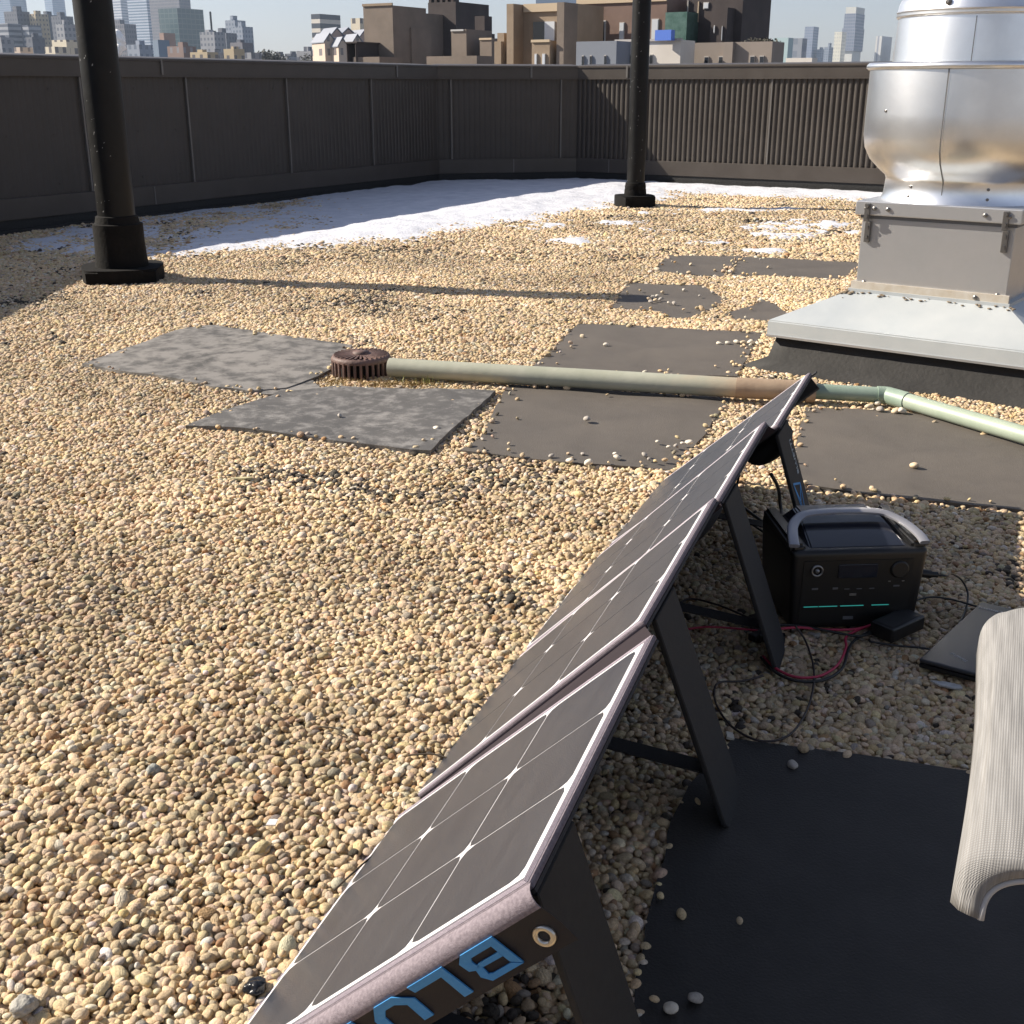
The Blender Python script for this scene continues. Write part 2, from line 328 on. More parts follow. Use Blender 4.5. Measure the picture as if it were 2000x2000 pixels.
# ---------------------------------------------------------------- parapet walls
def parapet(p, q, label, joints, cop_joints, Z1=1.195, rd=.020, name='parapet_wall', s_off=0):
    p, q = Vector(p), Vector(q); Lw = (q - p).length; ux = (q - p).normalized(); nin = Vector((ux.y, -ux.x))
    t = thing(name, label, 'wall', (p.x, p.y, 0), math.atan2(ux.y, ux.x), 'bronze metal parapet walls')
    # local: x along, -y inward
    bm = bmesh.new(); sp = .058; n = int(Lw / sp); vs = []
    for i in range(n):
        x = i * sp
        for dx, dy in ((0, 0), (.012, 0), (.015, -.45 * rd), (.021, -.83 * rd), (.029, -rd), (.041, -rd), (.049, -.83 * rd), (.055, -.45 * rd)): vs.append((min(x + dx, Lw), dy))
    vs.append((Lw, 0)); a = [bm.verts.new((x, y, .23)) for x, y in vs]; b = [bm.verts.new((x, y, 1.09)) for x, y in vs]
    for i in range(len(vs) - 1): bm.faces.new((a[i], a[i + 1], b[i + 1], b[i]))
    for i in range(3, n, 7):
        for z in (.31, .66, .98):
            lathe(bm, [(.009, 0), (.009, .004), (.003, .006)], 6, Matrix.Translation((i * sp + .036, -rd, z)) @ Matrix.Rotation(R(90), 4, 'X'), cap1=True)
    obj('corrugated_panel', bm, M_wall, t)
    bm = bmesh.new(); box(bm, 0, Lw, .002, .24, -.5, 1.068); obj('wall_core', bm, M_flash, t)
    bm = bmesh.new(); box(bm, 0, Lw, -.030, 0, .085, .235, bevel=.004); obj('base_trim', bm, M_trim, t)
    bm = bmesh.new(); box(bm, 0, Lw, -.018, 0, -.03, .09); box(bm, 0, Lw, -.055, -.018, -.03, .022); obj('base_flashing', bm, M_flash, t)
    bm = bmesh.new()
    prof = [(-.028, 1.065), (-.040, 1.065), (-.040, 1.08), (-.034, 1.08), (-.034, Z1 - .012), (-.044, Z1 - .010), (-.044, Z1 + .004), (-.03, Z1 + .012), (.27, Z1 + .03), (.28, Z1 + .02), (.28, 1.07)]
    r0 = [bm.verts.new((0, y, z)) for y, z in prof]; r1 = [bm.verts.new((Lw, y, z)) for y, z in prof]
    for i in range(len(prof)): bm.faces.new((r0[i], r0[(i + 1) % len(prof)], r1[(i + 1) % len(prof)], r1[i]))
    bm.faces.new(r0); bm.faces.new(r1[::-1]); obj('coping', bm, M_trim, t)
    for x in joints:
        bm = bmesh.new(); box(bm, x - .008, x + .008, -.025, -.002, .236, 1.064, bevel=.003); obj('joint_strip', bm, M_joint, t)
    for x in cop_joints:
        bm = bmesh.new(); box(bm, x - .010, x + .010, -.047, -.033, 1.082, Z1 + .008); obj('coping_seam', bm, M_joint, t)
    for x in [j for j in cop_joints[::2]]:
        bm = bmesh.new(); box(bm, x - .2, x - .19, -.033, -.020, .09, .23); obj('trim_seam', bm, M_joint, t)
    return t
def along(p, q, px, dz=.1):   # distance along wall p->q seen at pixel column px
    r = ray(px, 330); p = Vector(p); dvec = Vector(q) - p
    # solve p + s*d = k*r (horizontal)
    den = dvec.x * r[1] - dvec.y * r[0]; s = (-p.x * r[1] + p.y * r[0]) / den
    return s * dvec.length
jl = [along(K2, c1, x) for x in (148 + 20, 363, 548, 704)]
parapet(K0, K1, 'dark bronze parapet run nearest the camera, left beyond the picture edge', [1.2, 3.6, 6, 8.4], [2.4, 7.2])
parapet(K1, K2, 'short dark parapet run at the far left before the long shaded wall', [1.5], [.8])
parapet(K2, c1, 'long shaded ribbed metal parapet behind the thick black pole', jl, [along(K2, c1, 318), along(K2, c1, 749)], rd=.003)
parapet(c1, c2, 'short shaded parapet piece in the far corner above the blue snow', [along(c1, c2, 853), along(c1, c2, 1056)], [along(c1, c2, 1000)], rd=.004)
parapet(c2, c3, 'sunlit ribbed brown parapet running right behind the thin pole and exhaust fan', [along(c2, c3, 1446), 3.9 + 1.3, 3.9 + 3.2, 8.2], [along(c2, c3, 1180), 3.6, 7.4], rd=.018)

# ---------------------------------------------------------------- vent poles
M_scuff = mat('pole_scuffs', (.25, .25, .25), .7)
def pole(name, label, x, y, r, h, sleeve_r, sleeve_h, base_r, base_h, square):
    t = thing(name, label, 'pole', (x, y, 0), .25, 'black vent poles')
    bm = bmesh.new(); tube(bm, [(0, 0, sleeve_h * .6), (0, 0, h * .5), (0, 0, h)], r, 32); tube(bm, [(0, 0, h), (0, 0, h + .02)], r * 1.1, 32)
    for k in range(46):      # chipped and scuffed paint
        a = R(random.gauss(235, 34)) - .25; z = random.uniform(sleeve_h + .03, h); hh = random.uniform(.002, .014); w_ = random.uniform(.012, .05)
        vs = [bm.verts.new(((r + .0012) * math.cos(a + da), (r + .0012) * math.sin(a + da), z + dz)) for (da, dz) in ((-w_, 0), (w_ * .6, hh * .2), (w_, hh), (-w_ * .3, hh * .8))]; bm.faces.new(vs).material_index = 1
    po = obj('pipe', bm, M_pole, t, sharp=40); po.data.materials.append(M_scuff)
    bm = bmesh.new(); lathe(bm, [(sleeve_r * 1.08, base_h * .9), (sleeve_r * 1.03, base_h + .05), (sleeve_r, sleeve_h * .7), (sleeve_r * 1.0, sleeve_h), (r * 1.2, sleeve_h + .004), (r * 1.12, sleeve_h + .04), (r * .98, sleeve_h + .045)], 32); obj('sleeve', bm, M_boot, t, sharp=40)
    bm = bmesh.new()
    pts = []
    for k in range(24):
        a = 2 * math.pi * k / 24; rr = base_r * (1 / max(abs(math.cos(a)), abs(math.sin(a)))) ** .55; pts.append((rr * math.cos(a) * (1 + .03 * math.sin(3 * a)), rr * math.sin(a)))
    prism(bm, pts, -.03, base_h); bmesh.ops.bevel(bm, geom=[e for e in bm.edges if all(v.co.z > base_h - .001 for v in e.verts)], offset=.012, segments=2, affect='EDGES'); obj('base_pad', bm, M_boot, t, sharp=50)
    return t
p1 = pole('vent_pole', 'thick black scuffed pole on a rubber boot at left', -2.135, 6.47, .098, 1.72, .132, .30, .215, .075, True)
p2 = pole('vent_pole', 'thinner black pole near the far wall corner', 1.085, 10.62, .078, 1.85, .092, .16, .165, .095, True)
# ---------------------------------------------------------------- exhaust fan
def metal(name, col, rough, streak=None, stain=None, bump=.0006):
    m = mat(name, col, rough, 1.0, col2=tuple(c * .88 for c in col), nscale=5, rvar=.07, bump=bump, bscale=9, detail=5)
    return m
M_alu = metal('spun_aluminium', (.94, .95, .96), .33, bump=.0005)
M_galv = mat('galvanised_sheet', (.56, .56, .57), .34, .75, col2=(.49, .495, .50), nscale=4, rvar=.07, bump=.0004, bscale=12)
M_cap = mat('weathered_flashing', (.40, .435, .455), .42, .2, col2=(.50, .525, .53), nscale=6, namt=1, rvar=.08)
M_seam = mat('dark_seam', (.12, .12, .125), .5)
M_tar = mat('tarred_curb', (.011, .0105, .010), .78, col2=(.019, .018, .017), nscale=9, bump=.002, bscale=60)
M_screw = mat('steel_screw', (.22, .21, .2), .4, 1)
M_dirt = mat('leaf_dirt', (.16, .12, .08), .95, col2=(.28, .23, .17), nscale=60)
ang = math.atan2(-.6, .8)
fan = thing('exhaust_fan', 'large silver rooftop exhaust fan on a square sheet metal curb', 'exhaust fan', (fan_o.x, fan_o.y, 0), ang)
Wc = 1.0; bi = .235; bw = .54; b0, b1 = bi, bi + bw; zc0, zc1, zb, zt = .12, .176, .285, .545
bm = bmesh.new(); box(bm, .03, Wc - .03, .03, Wc - .03, -.05, zc0 + .01); obj('roof_curb', bm, M_tar, fan)
bm = bmesh.new()   # tarred skirt flaring on to the gravel
o_ = [(-.06, -.05), (Wc + .06, -.06), (Wc + .06, Wc + .05), (-.05, Wc + .05)]; i_ = [(.028, .028), (Wc - .028, .028), (Wc - .028, Wc - .028), (.028, Wc - .028)]
def ringpts(c, m=14):
    out = []
    for k in range(4):
        a, b = Vector(c[k]), Vector(c[(k + 1) % 4])
        for j in range(m): out.append(a.lerp(b, j / m))
    return out
ro, ri = ringpts(o_), ringpts(i_); va = [bm.verts.new((p.x + random.uniform(-.012, .012), p.y + random.uniform(-.015, .015), .008)) for p in ro]
vb = [bm.verts.new((ri[k].x * .75 + ro[k].x * .25, ri[k].y * .75 + ro[k].y * .25, .03 + random.uniform(-.006, .01))) for k in range(len(ro))]; vc = [bm.verts.new((p.x, p.y, .115)) for p in ri]
v0 = [bm.verts.new((v.co.x, v.co.y, -.03)) for v in va]
for A, B in ((v0, va), (va, vb), (vb, vc)):
    for k in range(len(A)): bm.faces.new((A[k], A[(k + 1) % len(A)], B[(k + 1) % len(A)], B[k]))
obj('tar_skirt', bm, M_tar, fan, smooth=True)
bm = bmesh.new()   # hipped cap flashing
cs = [[(0, 0), (Wc, 0), (Wc, Wc), (0, Wc)], [(0, 0), (Wc, 0), (Wc, Wc), (0, Wc)], [(b0 - .02, b0 - .02), (b1 + .02, b0 - .02), (b1 + .02, b1 + .02), (b0 - .02, b1 + .02)], [(b0 - .02, b0 - .02), (b1 + .02, b0 - .02), (b1 + .02, b1 + .02), (b0 - .02, b1 + .02)]]
zs = [zc0, zc1, zb - .008, zb + .004]; rg = [[bm.verts.new((x, y, z)) for x, y in c] for c, z in zip(cs, zs)]
for A, B in zip(rg, rg[1:]):
    for k in range(4): bm.faces.new((A[k], A[(k + 1) % 4], B[(k + 1) % 4], B[k]))
bm.faces.new(rg[-1]); bmesh.ops.bevel(bm, geom=[e for e in bm.edges if all(abs(v.co.z - zc1) < .001 for v in e.verts)], offset=.004, segments=2, affect='EDGES')
cap = obj('cap_flashing', bm, M_cap, fan)
bm = bmesh.new(); box(bm, -.003, Wc + .003, -.003, Wc + .003, zc0 - .004, zc0 + .004); obj('drip_edge', bm, M_galv, cap)
bm = bmesh.new()
for k in range(90):   # leaf dirt lodged where the box meets the flashing
    side = random.random()
    if side < .6: x, y = random.uniform(b0 - .04, b1 + .05), b0 - random.uniform(.022, .04)
    else: x, y = b0 - random.uniform(.022, .045), random.uniform(b0 - .04, b0 + .28)
    if random.random() < .35: x, y = b0 - .03 + random.gauss(0, .018), b0 - .03 + random.gauss(0, .014)
    zz = zb - .006 - max(b0 - .02 - y, b0 - .02 - x, 0) * .5 + .002; s = random.uniform(.002, .007)
    bmesh.ops.create_icosphere(bm, subdivisions=1, radius=s, matrix=Matrix.Translation((x, y, zz)) @ Matrix.Diagonal((1.4, 1, .5, 1)))
struct(obj('leaf_debris', bm, M_dirt, cap), 'stuff')
bm = bmesh.new(); box(bm, b0, b1, b0, b1, zb, zt, bevel=.003); bx_ = obj('fan_box', bm, M_galv, fan)
bm = bmesh.new(); box(bm, b0 - .014, b1 + .014, b0 - .014, b0 - .001, zb - .004, zb + .03); box(bm, b0 - .014, b0 - .001, b0 - .001, b1 + .014, zb - .004, zb + .03); obj('box_flange', bm, mat('dusty_galv', (.42, .37, .30), .7, .3, col2=(.5, .47, .42), nscale=20), bx_)
bm = bmesh.new()
for x, y, z, ax in [(b0 + .03, b0, .312, 0), (b0 + .2, b0, .302, 0), (b1 - .2, b0, .302, 0), (b1 - .03, b0, .312, 0), (b1 - .1, b0 - .012, .3, 0)]:
    bm = bmesh.new(); lathe(bm, [(.008, 0), (.008, .005), (.003, .008)], 8, Matrix.Translation((x, y - .001, z)) @ Matrix.Rotation(R(90), 4, 'X'), cap1=True); obj('screw', bm, M_screw, bx_)
bm = bmesh.new(); box(bm, b0 - .006, b1 + .006, b0 - .006, b1 + .006, zt, zt + .012); obj('gasket', bm, M_seam, fan)
bm = bmesh.new(); box(bm, b0 - .022, b1 + .022, b0 - .022, b1 + .022, zt + .012, zt + .062, bevel=.004); bp_ = obj('base_plate', bm, M_galv, fan)
bm = bmesh.new()
for x in (b0 + .02, b0 + .1, b1 - .1, b1 - .02, b0 + .05):
    bm = bmesh.new(); lathe(bm, [(.008, 0), (.008, .006), (.003, .009)], 8, Matrix.Translation((x, b0 - .022, zt + .037)) @ Matrix.Rotation(R(90), 4, 'X'), cap1=True); obj('screw', bm, M_screw, bp_)
for x in (b0 + .025, b1 - .03):
    bm = bmesh.new(); box(bm, x - .010, x + .010, b0 - .030, b0 - .023, zt - .01, zt + .055, bevel=.002); box(bm, x - .008, x + .012, b0 - .014, b0 - .001, zt - .085, zt - .012, bevel=.002)
    for z in (zt + .045, zt + .01): lathe(bm, [(.007, 0), (.007, .006)], 8, Matrix.Translation((x, b0 - .030, z)) @ Matrix.Rotation(R(90), 4, 'X'), cap1=True)
    for z in (zt - .03, zt - .065): lathe(bm, [(.006, 0), (.006, .006)], 8, Matrix.Translation((x + .002, b0 - .014, z)) @ Matrix.Rotation(R(90), 4, 'X'), cap1=True)
    obj('hinge_strap', bm, M_screw, fan)
fc = Matrix.Translation((b0 + bw / 2, b0 + bw / 2, 0)); zp = zt + .062
bm = bmesh.new()
prof = [(.292, zp), (.283, zp + .02), (.279, zp + .07), (.283, zp + .082), (.31, zp + .105), (.345, zp + .14), (.366, zp + .18), (.374, zp + .225), (.374, zp + .3), (.373, zp + .452), (.366, zp + .452)]
lathe(bm, prof, 96, fc); bowl = obj('bowl', bm, M_alu, fan, sharp=45)
bm = bmesh.new(); rz = zp + .452; lathe(bm, [(.366, rz + .016), (.378, rz + .018), (.386, rz + .009), (.386, rz), (.378, rz - .006), (.3735, rz - .004)], 96, fc); obj('rim', bm, M_alu, bowl, smooth=True)
bm = bmesh.new(); a0 = R(272) - ang * 0
for (r0, z0, r1, z1) in ((.3752, zp + .30, .3752, zp + .448), (.3755, zp + .225, .3752, zp + .30), (.368, zp + .18, .3755, zp + .225), (.348, zp + .14, .368, zp + .18), (.2815, zp + .075, .312, zp + .105), (.312, zp + .105, .348, zp + .14), (.2815, zp + .02, .2805, zp + .075)):
    vs = []
    for (r_, z_, s_) in ((r0, z0, -1), (r0, z0, 1), (r1, z1, 1), (r1, z1, -1)):
        a = a0 + s_ * .0022 / r_ * .75; vs.append(bm.verts.new(fc @ Vector(((r_ + .0006) * math.cos(a), (r_ + .0006) * math.sin(a), z_))))
    bm.faces.new(vs)
obj('weld_seam', bm, M_seam, bowl)
bm = bmesh.new()
for a, z, r_ in ((R(236), zp + .31, .374), (R(322), zp + .31, .374), (R(247), zp + .055, .281), (R(246), zp + .022, .283), (R(303), zp + .055, .281), (R(303), zp + .022, .283)):
    M_ = fc @ Matrix.Rotation(a, 4, 'Z') @ Matrix.Translation((r_, 0, z)) @ Matrix.Rotation(R(90), 4, 'Y')
    bm = bmesh.new(); lathe(bm, [(.0052, -.002), (.0052, .003), (.002, .004)], 10, M_, cap1=True); obj('rivet', bm, M_screw, bowl)
z2 = rz + .004
bm = bmesh.new(); lathe(bm, [(.303, z2 - .1), (.300, z2), (.292, z2 + .162)], 96, fc); wb = obj('windband', bm, M_alu, fan, smooth=True)
bm = bmesh.new(); lathe(bm, [(.366, rz - .03), (.302, rz - .03)], 64, fc); obj('inner_baffle', bm, M_galv, wb)
bm = bmesh.new(); z3 = z2 + .162; lathe(bm, [(.291, z3 - .002), (.298, z3 - .001), (.301, z3 + .006), (.298, z3 + .013), (.301, z3 + .018), (.297, z3 + .024), (.294, z3 + .044), (.288, z3 + .058), (.275, z3 + .067), (.2, z3 + .074), (.1, z3 + .078), (.001, z3 + .08)], 96, fc); cp = obj('top_cap', bm, M_alu, fan, sharp=60)
bm = bmesh.new(); lathe(bm, [(.011, 0), (.011, .006), (.005, .009)], 10, fc @ Matrix.Rotation(R(262), 4, 'Z') @ Matrix.Translation((.2945, 0, z3 + .040)) @ Matrix.Rotation(R(90), 4, 'Y'), cap1=True); obj('bolt', bm, M_screw, cp)
bm = bmesh.new(); vs = []
for (da, z_) in ((-.006, z2 + .01), (.006, z2 + .01), (.006, z2 + .155), (-.006, z2 + .155)):
    a = R(281) + da * .8; r_ = .3008 if z_ < z2 + .1 else .2932; vs.append(bm.verts.new(fc @ Vector((r_ * math.cos(a), r_ * math.sin(a), z_))))
bm.faces.new(vs); obj('weld_seam', bm, M_seam, wb)

# ---------------------------------------------------------------- rubber walkway mats
def rubber(name, col, col2, stain=None, samt=.5, sscale=6):
    m = mat(name, col, .72, col2=col2, nscale=9, bump=.0012, bscale=260)
    if stain:
        nt = m.node_tree; b = nt.nodes['Principled BSDF']; base_ = b.inputs['Base Color'].links[0].from_socket
        tc = nt.nodes.new('ShaderNodeTexCoord'); nz = nt.nodes.new('ShaderNodeTexNoise'); nz.inputs['Scale'].default_value = sscale; nz.inputs['Detail'].default_value = 9; nz.inputs['Roughness'].default_value = .7
        nt.links.new(tc.outputs['Object'], nz.inputs['Vector'])
        rp = nt.nodes.new('ShaderNodeValToRGB'); rp.color_ramp.elements[0].position = .5 - samt * .25; rp.color_ramp.elements[1].position = .5 + samt * .2; nt.links.new(nz.outputs['Fac'], rp.inputs[0])
        mx = nt.nodes.new('ShaderNodeMixRGB'); nt.links.new(rp.outputs[0], mx.inputs[0]); nt.links.new(base_, mx.inputs[1]); mx.inputs[2].default_value = (*stain, 1); nt.links.new(mx.outputs[0], b.inputs['Base Color'])
    return m
M_rub = rubber('dark_rubber', (.056, .049, .044), (.078, .069, .062), (.125, .108, .090), 1.6, 3.5)
M_rubA = rubber('bleached_rubber', (.10, .095, .09), (.16, .15, .14), (.40, .38, .37), -.9, 3.2)
nt_ = M_rubA.node_tree
M_rubA = rubber('bleached_rubber', (.060, .057, .053), (.10, .095, .09), (.225, .212, .197), .25, 11.0)
for nd in M_rubA.node_tree.nodes:
    if nd.type == 'VALTORGB' and nd.color_ramp.elements[1].color[0] > .9: nd.color_ramp.elements[0].position = .40; nd.color_ramp.elements[1].position = .56
M_rubB = rubber('stained_rubber', (.075, .072, .07), (.11, .105, .10), (.235, .225, .215), .5, 18.0)
for nd in M_rubB.node_tree.nodes:
    if nd.type == 'VALTORGB' and nd.color_ramp.elements[1].color[0] > .9: nd.color_ramp.elements[0].position = .48; nd.color_ramp.elements[1].position = .66
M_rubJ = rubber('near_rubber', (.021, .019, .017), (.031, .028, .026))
def rubber_mat(key, label, m, z=.007, th=.009, warp=.004):
    poly = [Vector(p) for p in mats_w[key]]
    # resample the outline finely with a little wear
    pts = []; npz = len(poly)
    for i in range(npz):
        a, b = poly[i], poly[(i + 1) % npz]; k = max(1, int((b - a).length / .03))
        for j in range(k): pts.append(a.lerp(b, j / k))
    cx = sum((p.x for p in pts)) / len(pts); cy = sum((p.y for p in pts)) / len(pts)
    o_xy = (cx, cy); bm = bmesh.new(); P = np.array([[p.x, p.y] for p in pts]); P += np.stack([.006 * np.array([mnoise.noise(Vector((p.x * 14, p.y * 14, k * 3.1))) for p in pts]) for k in (1, 2)], 1)
    P -= np.array(o_xy); vs = [bm.verts.new((x, y, 0)) for x, y in P]; f = bm.faces.new(vs)
    xs = np.arange(P[:, 0].min(), P[:, 0].max(), .06)[1:]; ys = np.arange(P[:, 1].min(), P[:, 1].max(), .06)[1:]
    for x in xs: bmesh.ops.bisect_plane(bm, geom=bm.verts[:] + bm.edges[:] + bm.faces[:], plane_co=(x, 0, 0), plane_no=(1, 0, 0))
    for y in ys: bmesh.ops.bisect_plane(bm, geom=bm.verts[:] + bm.edges[:] + bm.faces[:], plane_co=(0, y, 0), plane_no=(0, 1, 0))
    top = bm.faces[:]
    ex = bmesh.ops.extrude_face_region(bm, geom=top); low = [v for v in ex['geom'] if isinstance(v, bmesh.types.BMVert)]
    lowset = set(low)
    for v in bm.verts:
        wx, wy = v.co.x + cx, v.co.y + cy
        g = float(gh(np.array([wx]), np.array([wy]))[0]); v.co.z = z + g * .6 + warp * mnoise.noise(Vector((wx * 3, wy * 3, 7))) * 2 - (th + .012 if v in lowset else 0)
    o = obj('rubber_mat', bm, m, smooth=False); o.location = (cx, cy, 0); o.data.polygons.foreach_set('use_smooth', [True] * len(o.data.polygons)); o.data.set_sharp_from_angle(angle=R(35))
    return tag(o, label, 'mat', 'rubber walkway mats')
rubber_mat('A', 'bleached pale grey mat with dark scuffs, leftmost, behind the roof drain', M_rubA, .010, warp=.006)
rubber_mat('K', 'small grey mat scrap poking out beside the drain between two mats', M_rubA, .006)
rubber_mat('B', 'speckled grey stained mat in front of the drain, pointed left corner', M_rubB, .014, warp=.006)
rubber_mat('C', 'dark mat just below the pipe, left of the solar panel top', M_rub, .004)
rubber_mat('D', 'dark mat just above the pipe, left of the fan curb', M_rub, .006)
rubber_mat('E', 'dark mat at right under the bent green pipe', M_rub, .006)
rubber_mat('F1', 'small farthest dark mat with clipped corner, left one of the far pair', M_rub, .006)
rubber_mat('F2', 'long far dark mat reaching behind the fan flashing', M_rub, .004)
rubber_mat('H', 'half buried ragged dark mat left of the fan, sprinkled with stones', M_rub, .004)
rubber_mat('I', 'tiny exposed corner of a buried mat touching the fan flashing', M_rub, .003)
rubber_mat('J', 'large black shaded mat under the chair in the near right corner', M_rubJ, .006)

# ---------------------------------------------------------------- stray pebbles on the mats
peb_me = []
for k in range(6):
    bm = bmesh.new(); bmesh.ops.create_icosphere(bm, subdivisions=3, radius=1)
    for v in bm.verts:
        nn = mnoise.noise(v.co * .9 + Vector((k * 5, 0, 0))); v.co = Vector((v.co.x * 1.25, v.co.y, v.co.z * .72)) * (1 + .28 * nn)
    me = bpy.data.meshes.new('loose_pebble'); bm.to_mesh(me); bm.free(); me.polygons.foreach_set('use_smooth', [True] * len(me.polygons)); peb_me.append(me)
M_lp = [mat('loose_stone_tan', (.52, .40, .26), .6, col2=(.62, .5, .35), nscale=3), mat('loose_stone_pale', (.62, .55, .44), .6, col2=(.7, .64, .54), nscale=3), mat('loose_stone_grey', (.42, .38, .33), .65, col2=(.3, .27, .24), nscale=3)]
for i, me in enumerate(peb_me): me.materials.append(M_lp[i % 3])
def pebble(px, py, s, label, grp, z=.010, i=None):
    x, y = G(px, py, z); o = bpy.data.objects.new('loose_pebble', peb_me[random.randrange(6) if i is None else i]); C.objects.link(o)
    o.location = (x, y, z + s * .55); o.scale = (s, s, s); o.rotation_euler = (random.gauss(0, .2), random.gauss(0, .2), random.uniform(0, 6.28)); return tag(o, label, 'pebble', grp)
for px, py, s in ((1107, 793, .011), (1240, 835, .006), (1217, 861, .008), (1275, 843, .007), (1262, 845, .006), (1288, 838, .006), (1300, 838, .010), (1040, 862, .007), (960, 838, .005), (1075, 872, .009), (1110, 876, .011), (1165, 866, .009), (1100, 858, .006), (1225, 868, .006), (1160, 858, .006)):
    pebble(px, py, s, 'loose tan pebble lying on the dark mat left of the panel top', 'loose pebbles on the mat left of the panel')
for px, py, s in ((1078, 655, .006), (1143, 652, .009), (1357, 651, .011), (1373, 650, .011), (1390, 648, .012), (1402, 649, .012), (1415, 648, .012), (1400, 655, .007)):
    pebble(px, py, s, 'loose pebble on the dark mat above the pipe', 'loose pebbles on the mat above the pipe')
for px, py, s in ((800, 832, .006), (641, 786, .007), (667, 828, .006), (823, 811, .009), (518, 825, .007)):
    pebble(px, py, s, 'loose pebble on the speckled grey mat by the drain', 'loose pebbles on the speckled mat', .014)
for px, py, s in ((1290, 548, .008), (1320, 559, .007), (1250, 553, .01), (1345, 553, .008), (1262, 573, .008), (1272, 574, .01), (1290, 585, .007), (1240, 560, .01), (1232, 562, .011), (1225, 566, .011), (1237, 568, .011), (1246, 566, .01), (1228, 571, .01), (1300, 516, .012), (1303, 500, .01), (1368, 507, .008), (1449, 505, .008)):
    pebble(px, py, s, 'loose pebble scattered on the half buried far mats', 'loose pebbles on the far mats')
pebble(1725, 882, .012, 'single tan pebble lying on the dark mat at right below the bent pipe', None, .008, 0)
pebble(1312, 1888, .0085, 'round grey pebble on the black mat by the bottom edge, right one', None, .008, 2)
pebble(1265, 1907, .0085, 'pale oval pebble on the black mat edge beside the near kickstand', None, .008, 1)
pebble(1495, 1447, .0075, 'small grey pebble alone on the black mat below the cable loop', None, .008, 5)
for px, py, s in ((1670, 760, .011), (1690, 778, .012), (1702, 779, .013), (1660, 775, .012), (1640, 770, .012), (1655, 763, .009)):
    pebble(px, py, s, 'loose pebble along the upper edge of the mat under the pipe bend', 'loose pebbles under the pipe bend')

# ---------------------------------------------------------------- drain, pipe, moss
M_drain = mat('rusty_cast_iron', (.085, .052, .045), .62, col2=(.16, .095, .08), nscale=14, bump=.002, bscale=90)
M_hole = mat('drain_dark', (.006, .005, .005), .9)
dx, dy = -.556, 4.235
dr = thing('roof_drain', 'round rust brown slotted roof drain dome at the pipe end', 'roof drain', (dx, dy, 0))
bm = bmesh.new(); lathe(bm, [(.088, -.02), (.088, .06), (.001, .066)], 32); obj('inner_bowl', bm, M_hole, dr)
bm = bmesh.new(); lathe(bm, [(.108, .052), (.110, .060), (.104, .070), (.094, .073), (.094, .066), (.102, .06), (.103, .052)], 48); lathe(bm, [(.03, .074), (.03, .082), (.001, .084)], 24); lathe(bm, [(.108, -.02), (.116, -.02), (.116, -.005), (.106, -.005)], 40); obj('ring', bm, M_drain, dr, smooth=True)
bm = bmesh.new()
for k in range(30):
    a = 2 * math.pi * k / 30; M_ = Matrix.Rotation(a, 4, 'Z')
    box(bm, .100, .110, -.0048, .0048, -.01, .06, M_, bevel=.0015, seg=1)
    if k % 1 == 0: box(bm, .026, .098, -.0034, .0034, .068, .076, M_)
obj('grate_bars', bm, M_drain, dr)
M_pvc = mat('weathered_green_pvc', (.33, .34, .265), .5, col2=(.41, .41, .33), nscale=9, bump=.0006, bscale=40)
M_pvc2 = mat('green_pvc', (.20, .27, .215), .45, col2=(.26, .33, .27), nscale=10)
M_pvc3 = mat('rust_stained_pvc', (.42, .32, .22), .65, col2=(.24, .16, .11), nscale=9, namt=1.4, bump=.001, bscale=70)
pp = thing('drain_pipe', 'long pale green drain pipe with rust stained middle and a bend', 'pipe', (0, 0, 0))
A0 = G3(735, 693, .042); A1 = G3(1400, 732, .042); A2 = G3(1535, 738, .040); A3 = G3(1672, 746, .036); A4 = G3(1695, 752, .036); A5 = G3(1985, 836, .036)
bm = bmesh.new(); tube(bm, [A0, A0.lerp(A1, .5), A0.lerp(A1, .99)], .034, 28); obj('main_pipe', bm, M_pvc, pp, sharp=50)
bm = bmesh.new(); tube(bm, [A0.lerp(A1, .985), A1, A1.lerp(A2, .93)], .0348, 28); obj('stained_pipe', bm, M_pvc3, pp, sharp=50)
bm = bmesh.new(); tube(bm, [A1.lerp(A2, .9), A1.lerp(A2, 1.02)], .0405, 28); tube(bm, [A1.lerp(A2, .9), A1.lerp(A2, .885)], .037, 28); obj('coupling', bm, M_pvc3, pp, sharp=50)
bm = bmesh.new(); tube(bm, [A2, A3], .026, 24); obj('narrow_pipe', bm, M_pvc2, pp, sharp=50)
bm = bmesh.new(); d_in = (A3 - A2).normalized(); d_out = (A5 - A4).normalized(); tube(bm, spline([A3 - d_in * .03, A3, A3.lerp(A4, .5) + Vector((0, .002, 0)), A4, A4 + d_out * .04], 6), .0292, 24); obj('elbow', bm, M_pvc2, pp, sharp=50)
bm = bmesh.new(); tube(bm, [A4 + d_out * .03, A5], .0262, 24); obj('bent_pipe', bm, mat('pale_green_pvc', (.29, .345, .27), .45, col2=(.35, .40, .32), nscale=7), pp, sharp=50)
nt = M_pvc.node_tree; b = nt.nodes['Principled BSDF']; bc = b.inputs['Base Color'].links[0].from_socket     # rust stain creeping along the pipe from its coupling
tc = nt.nodes.new('ShaderNodeTexCoord'); sp = nt.nodes.new('ShaderNodeSeparateXYZ'); nt.links.new(tc.outputs['Object'], sp.inputs[0]); nz = nt.nodes.new('ShaderNodeTexNoise'); nz.inputs['Scale'].default_value = 9; nz.inputs['Detail'].default_value = 5; nt.links.new(tc.outputs['Object'], nz.inputs['Vector'])
ma = N(nt, 'ShaderNodeMath', op='MULTIPLY_ADD', i1=.55); nt.links.new(nz.outputs['Fac'], ma.inputs[0]); nt.links.new(sp.outputs[0], ma.inputs[2])
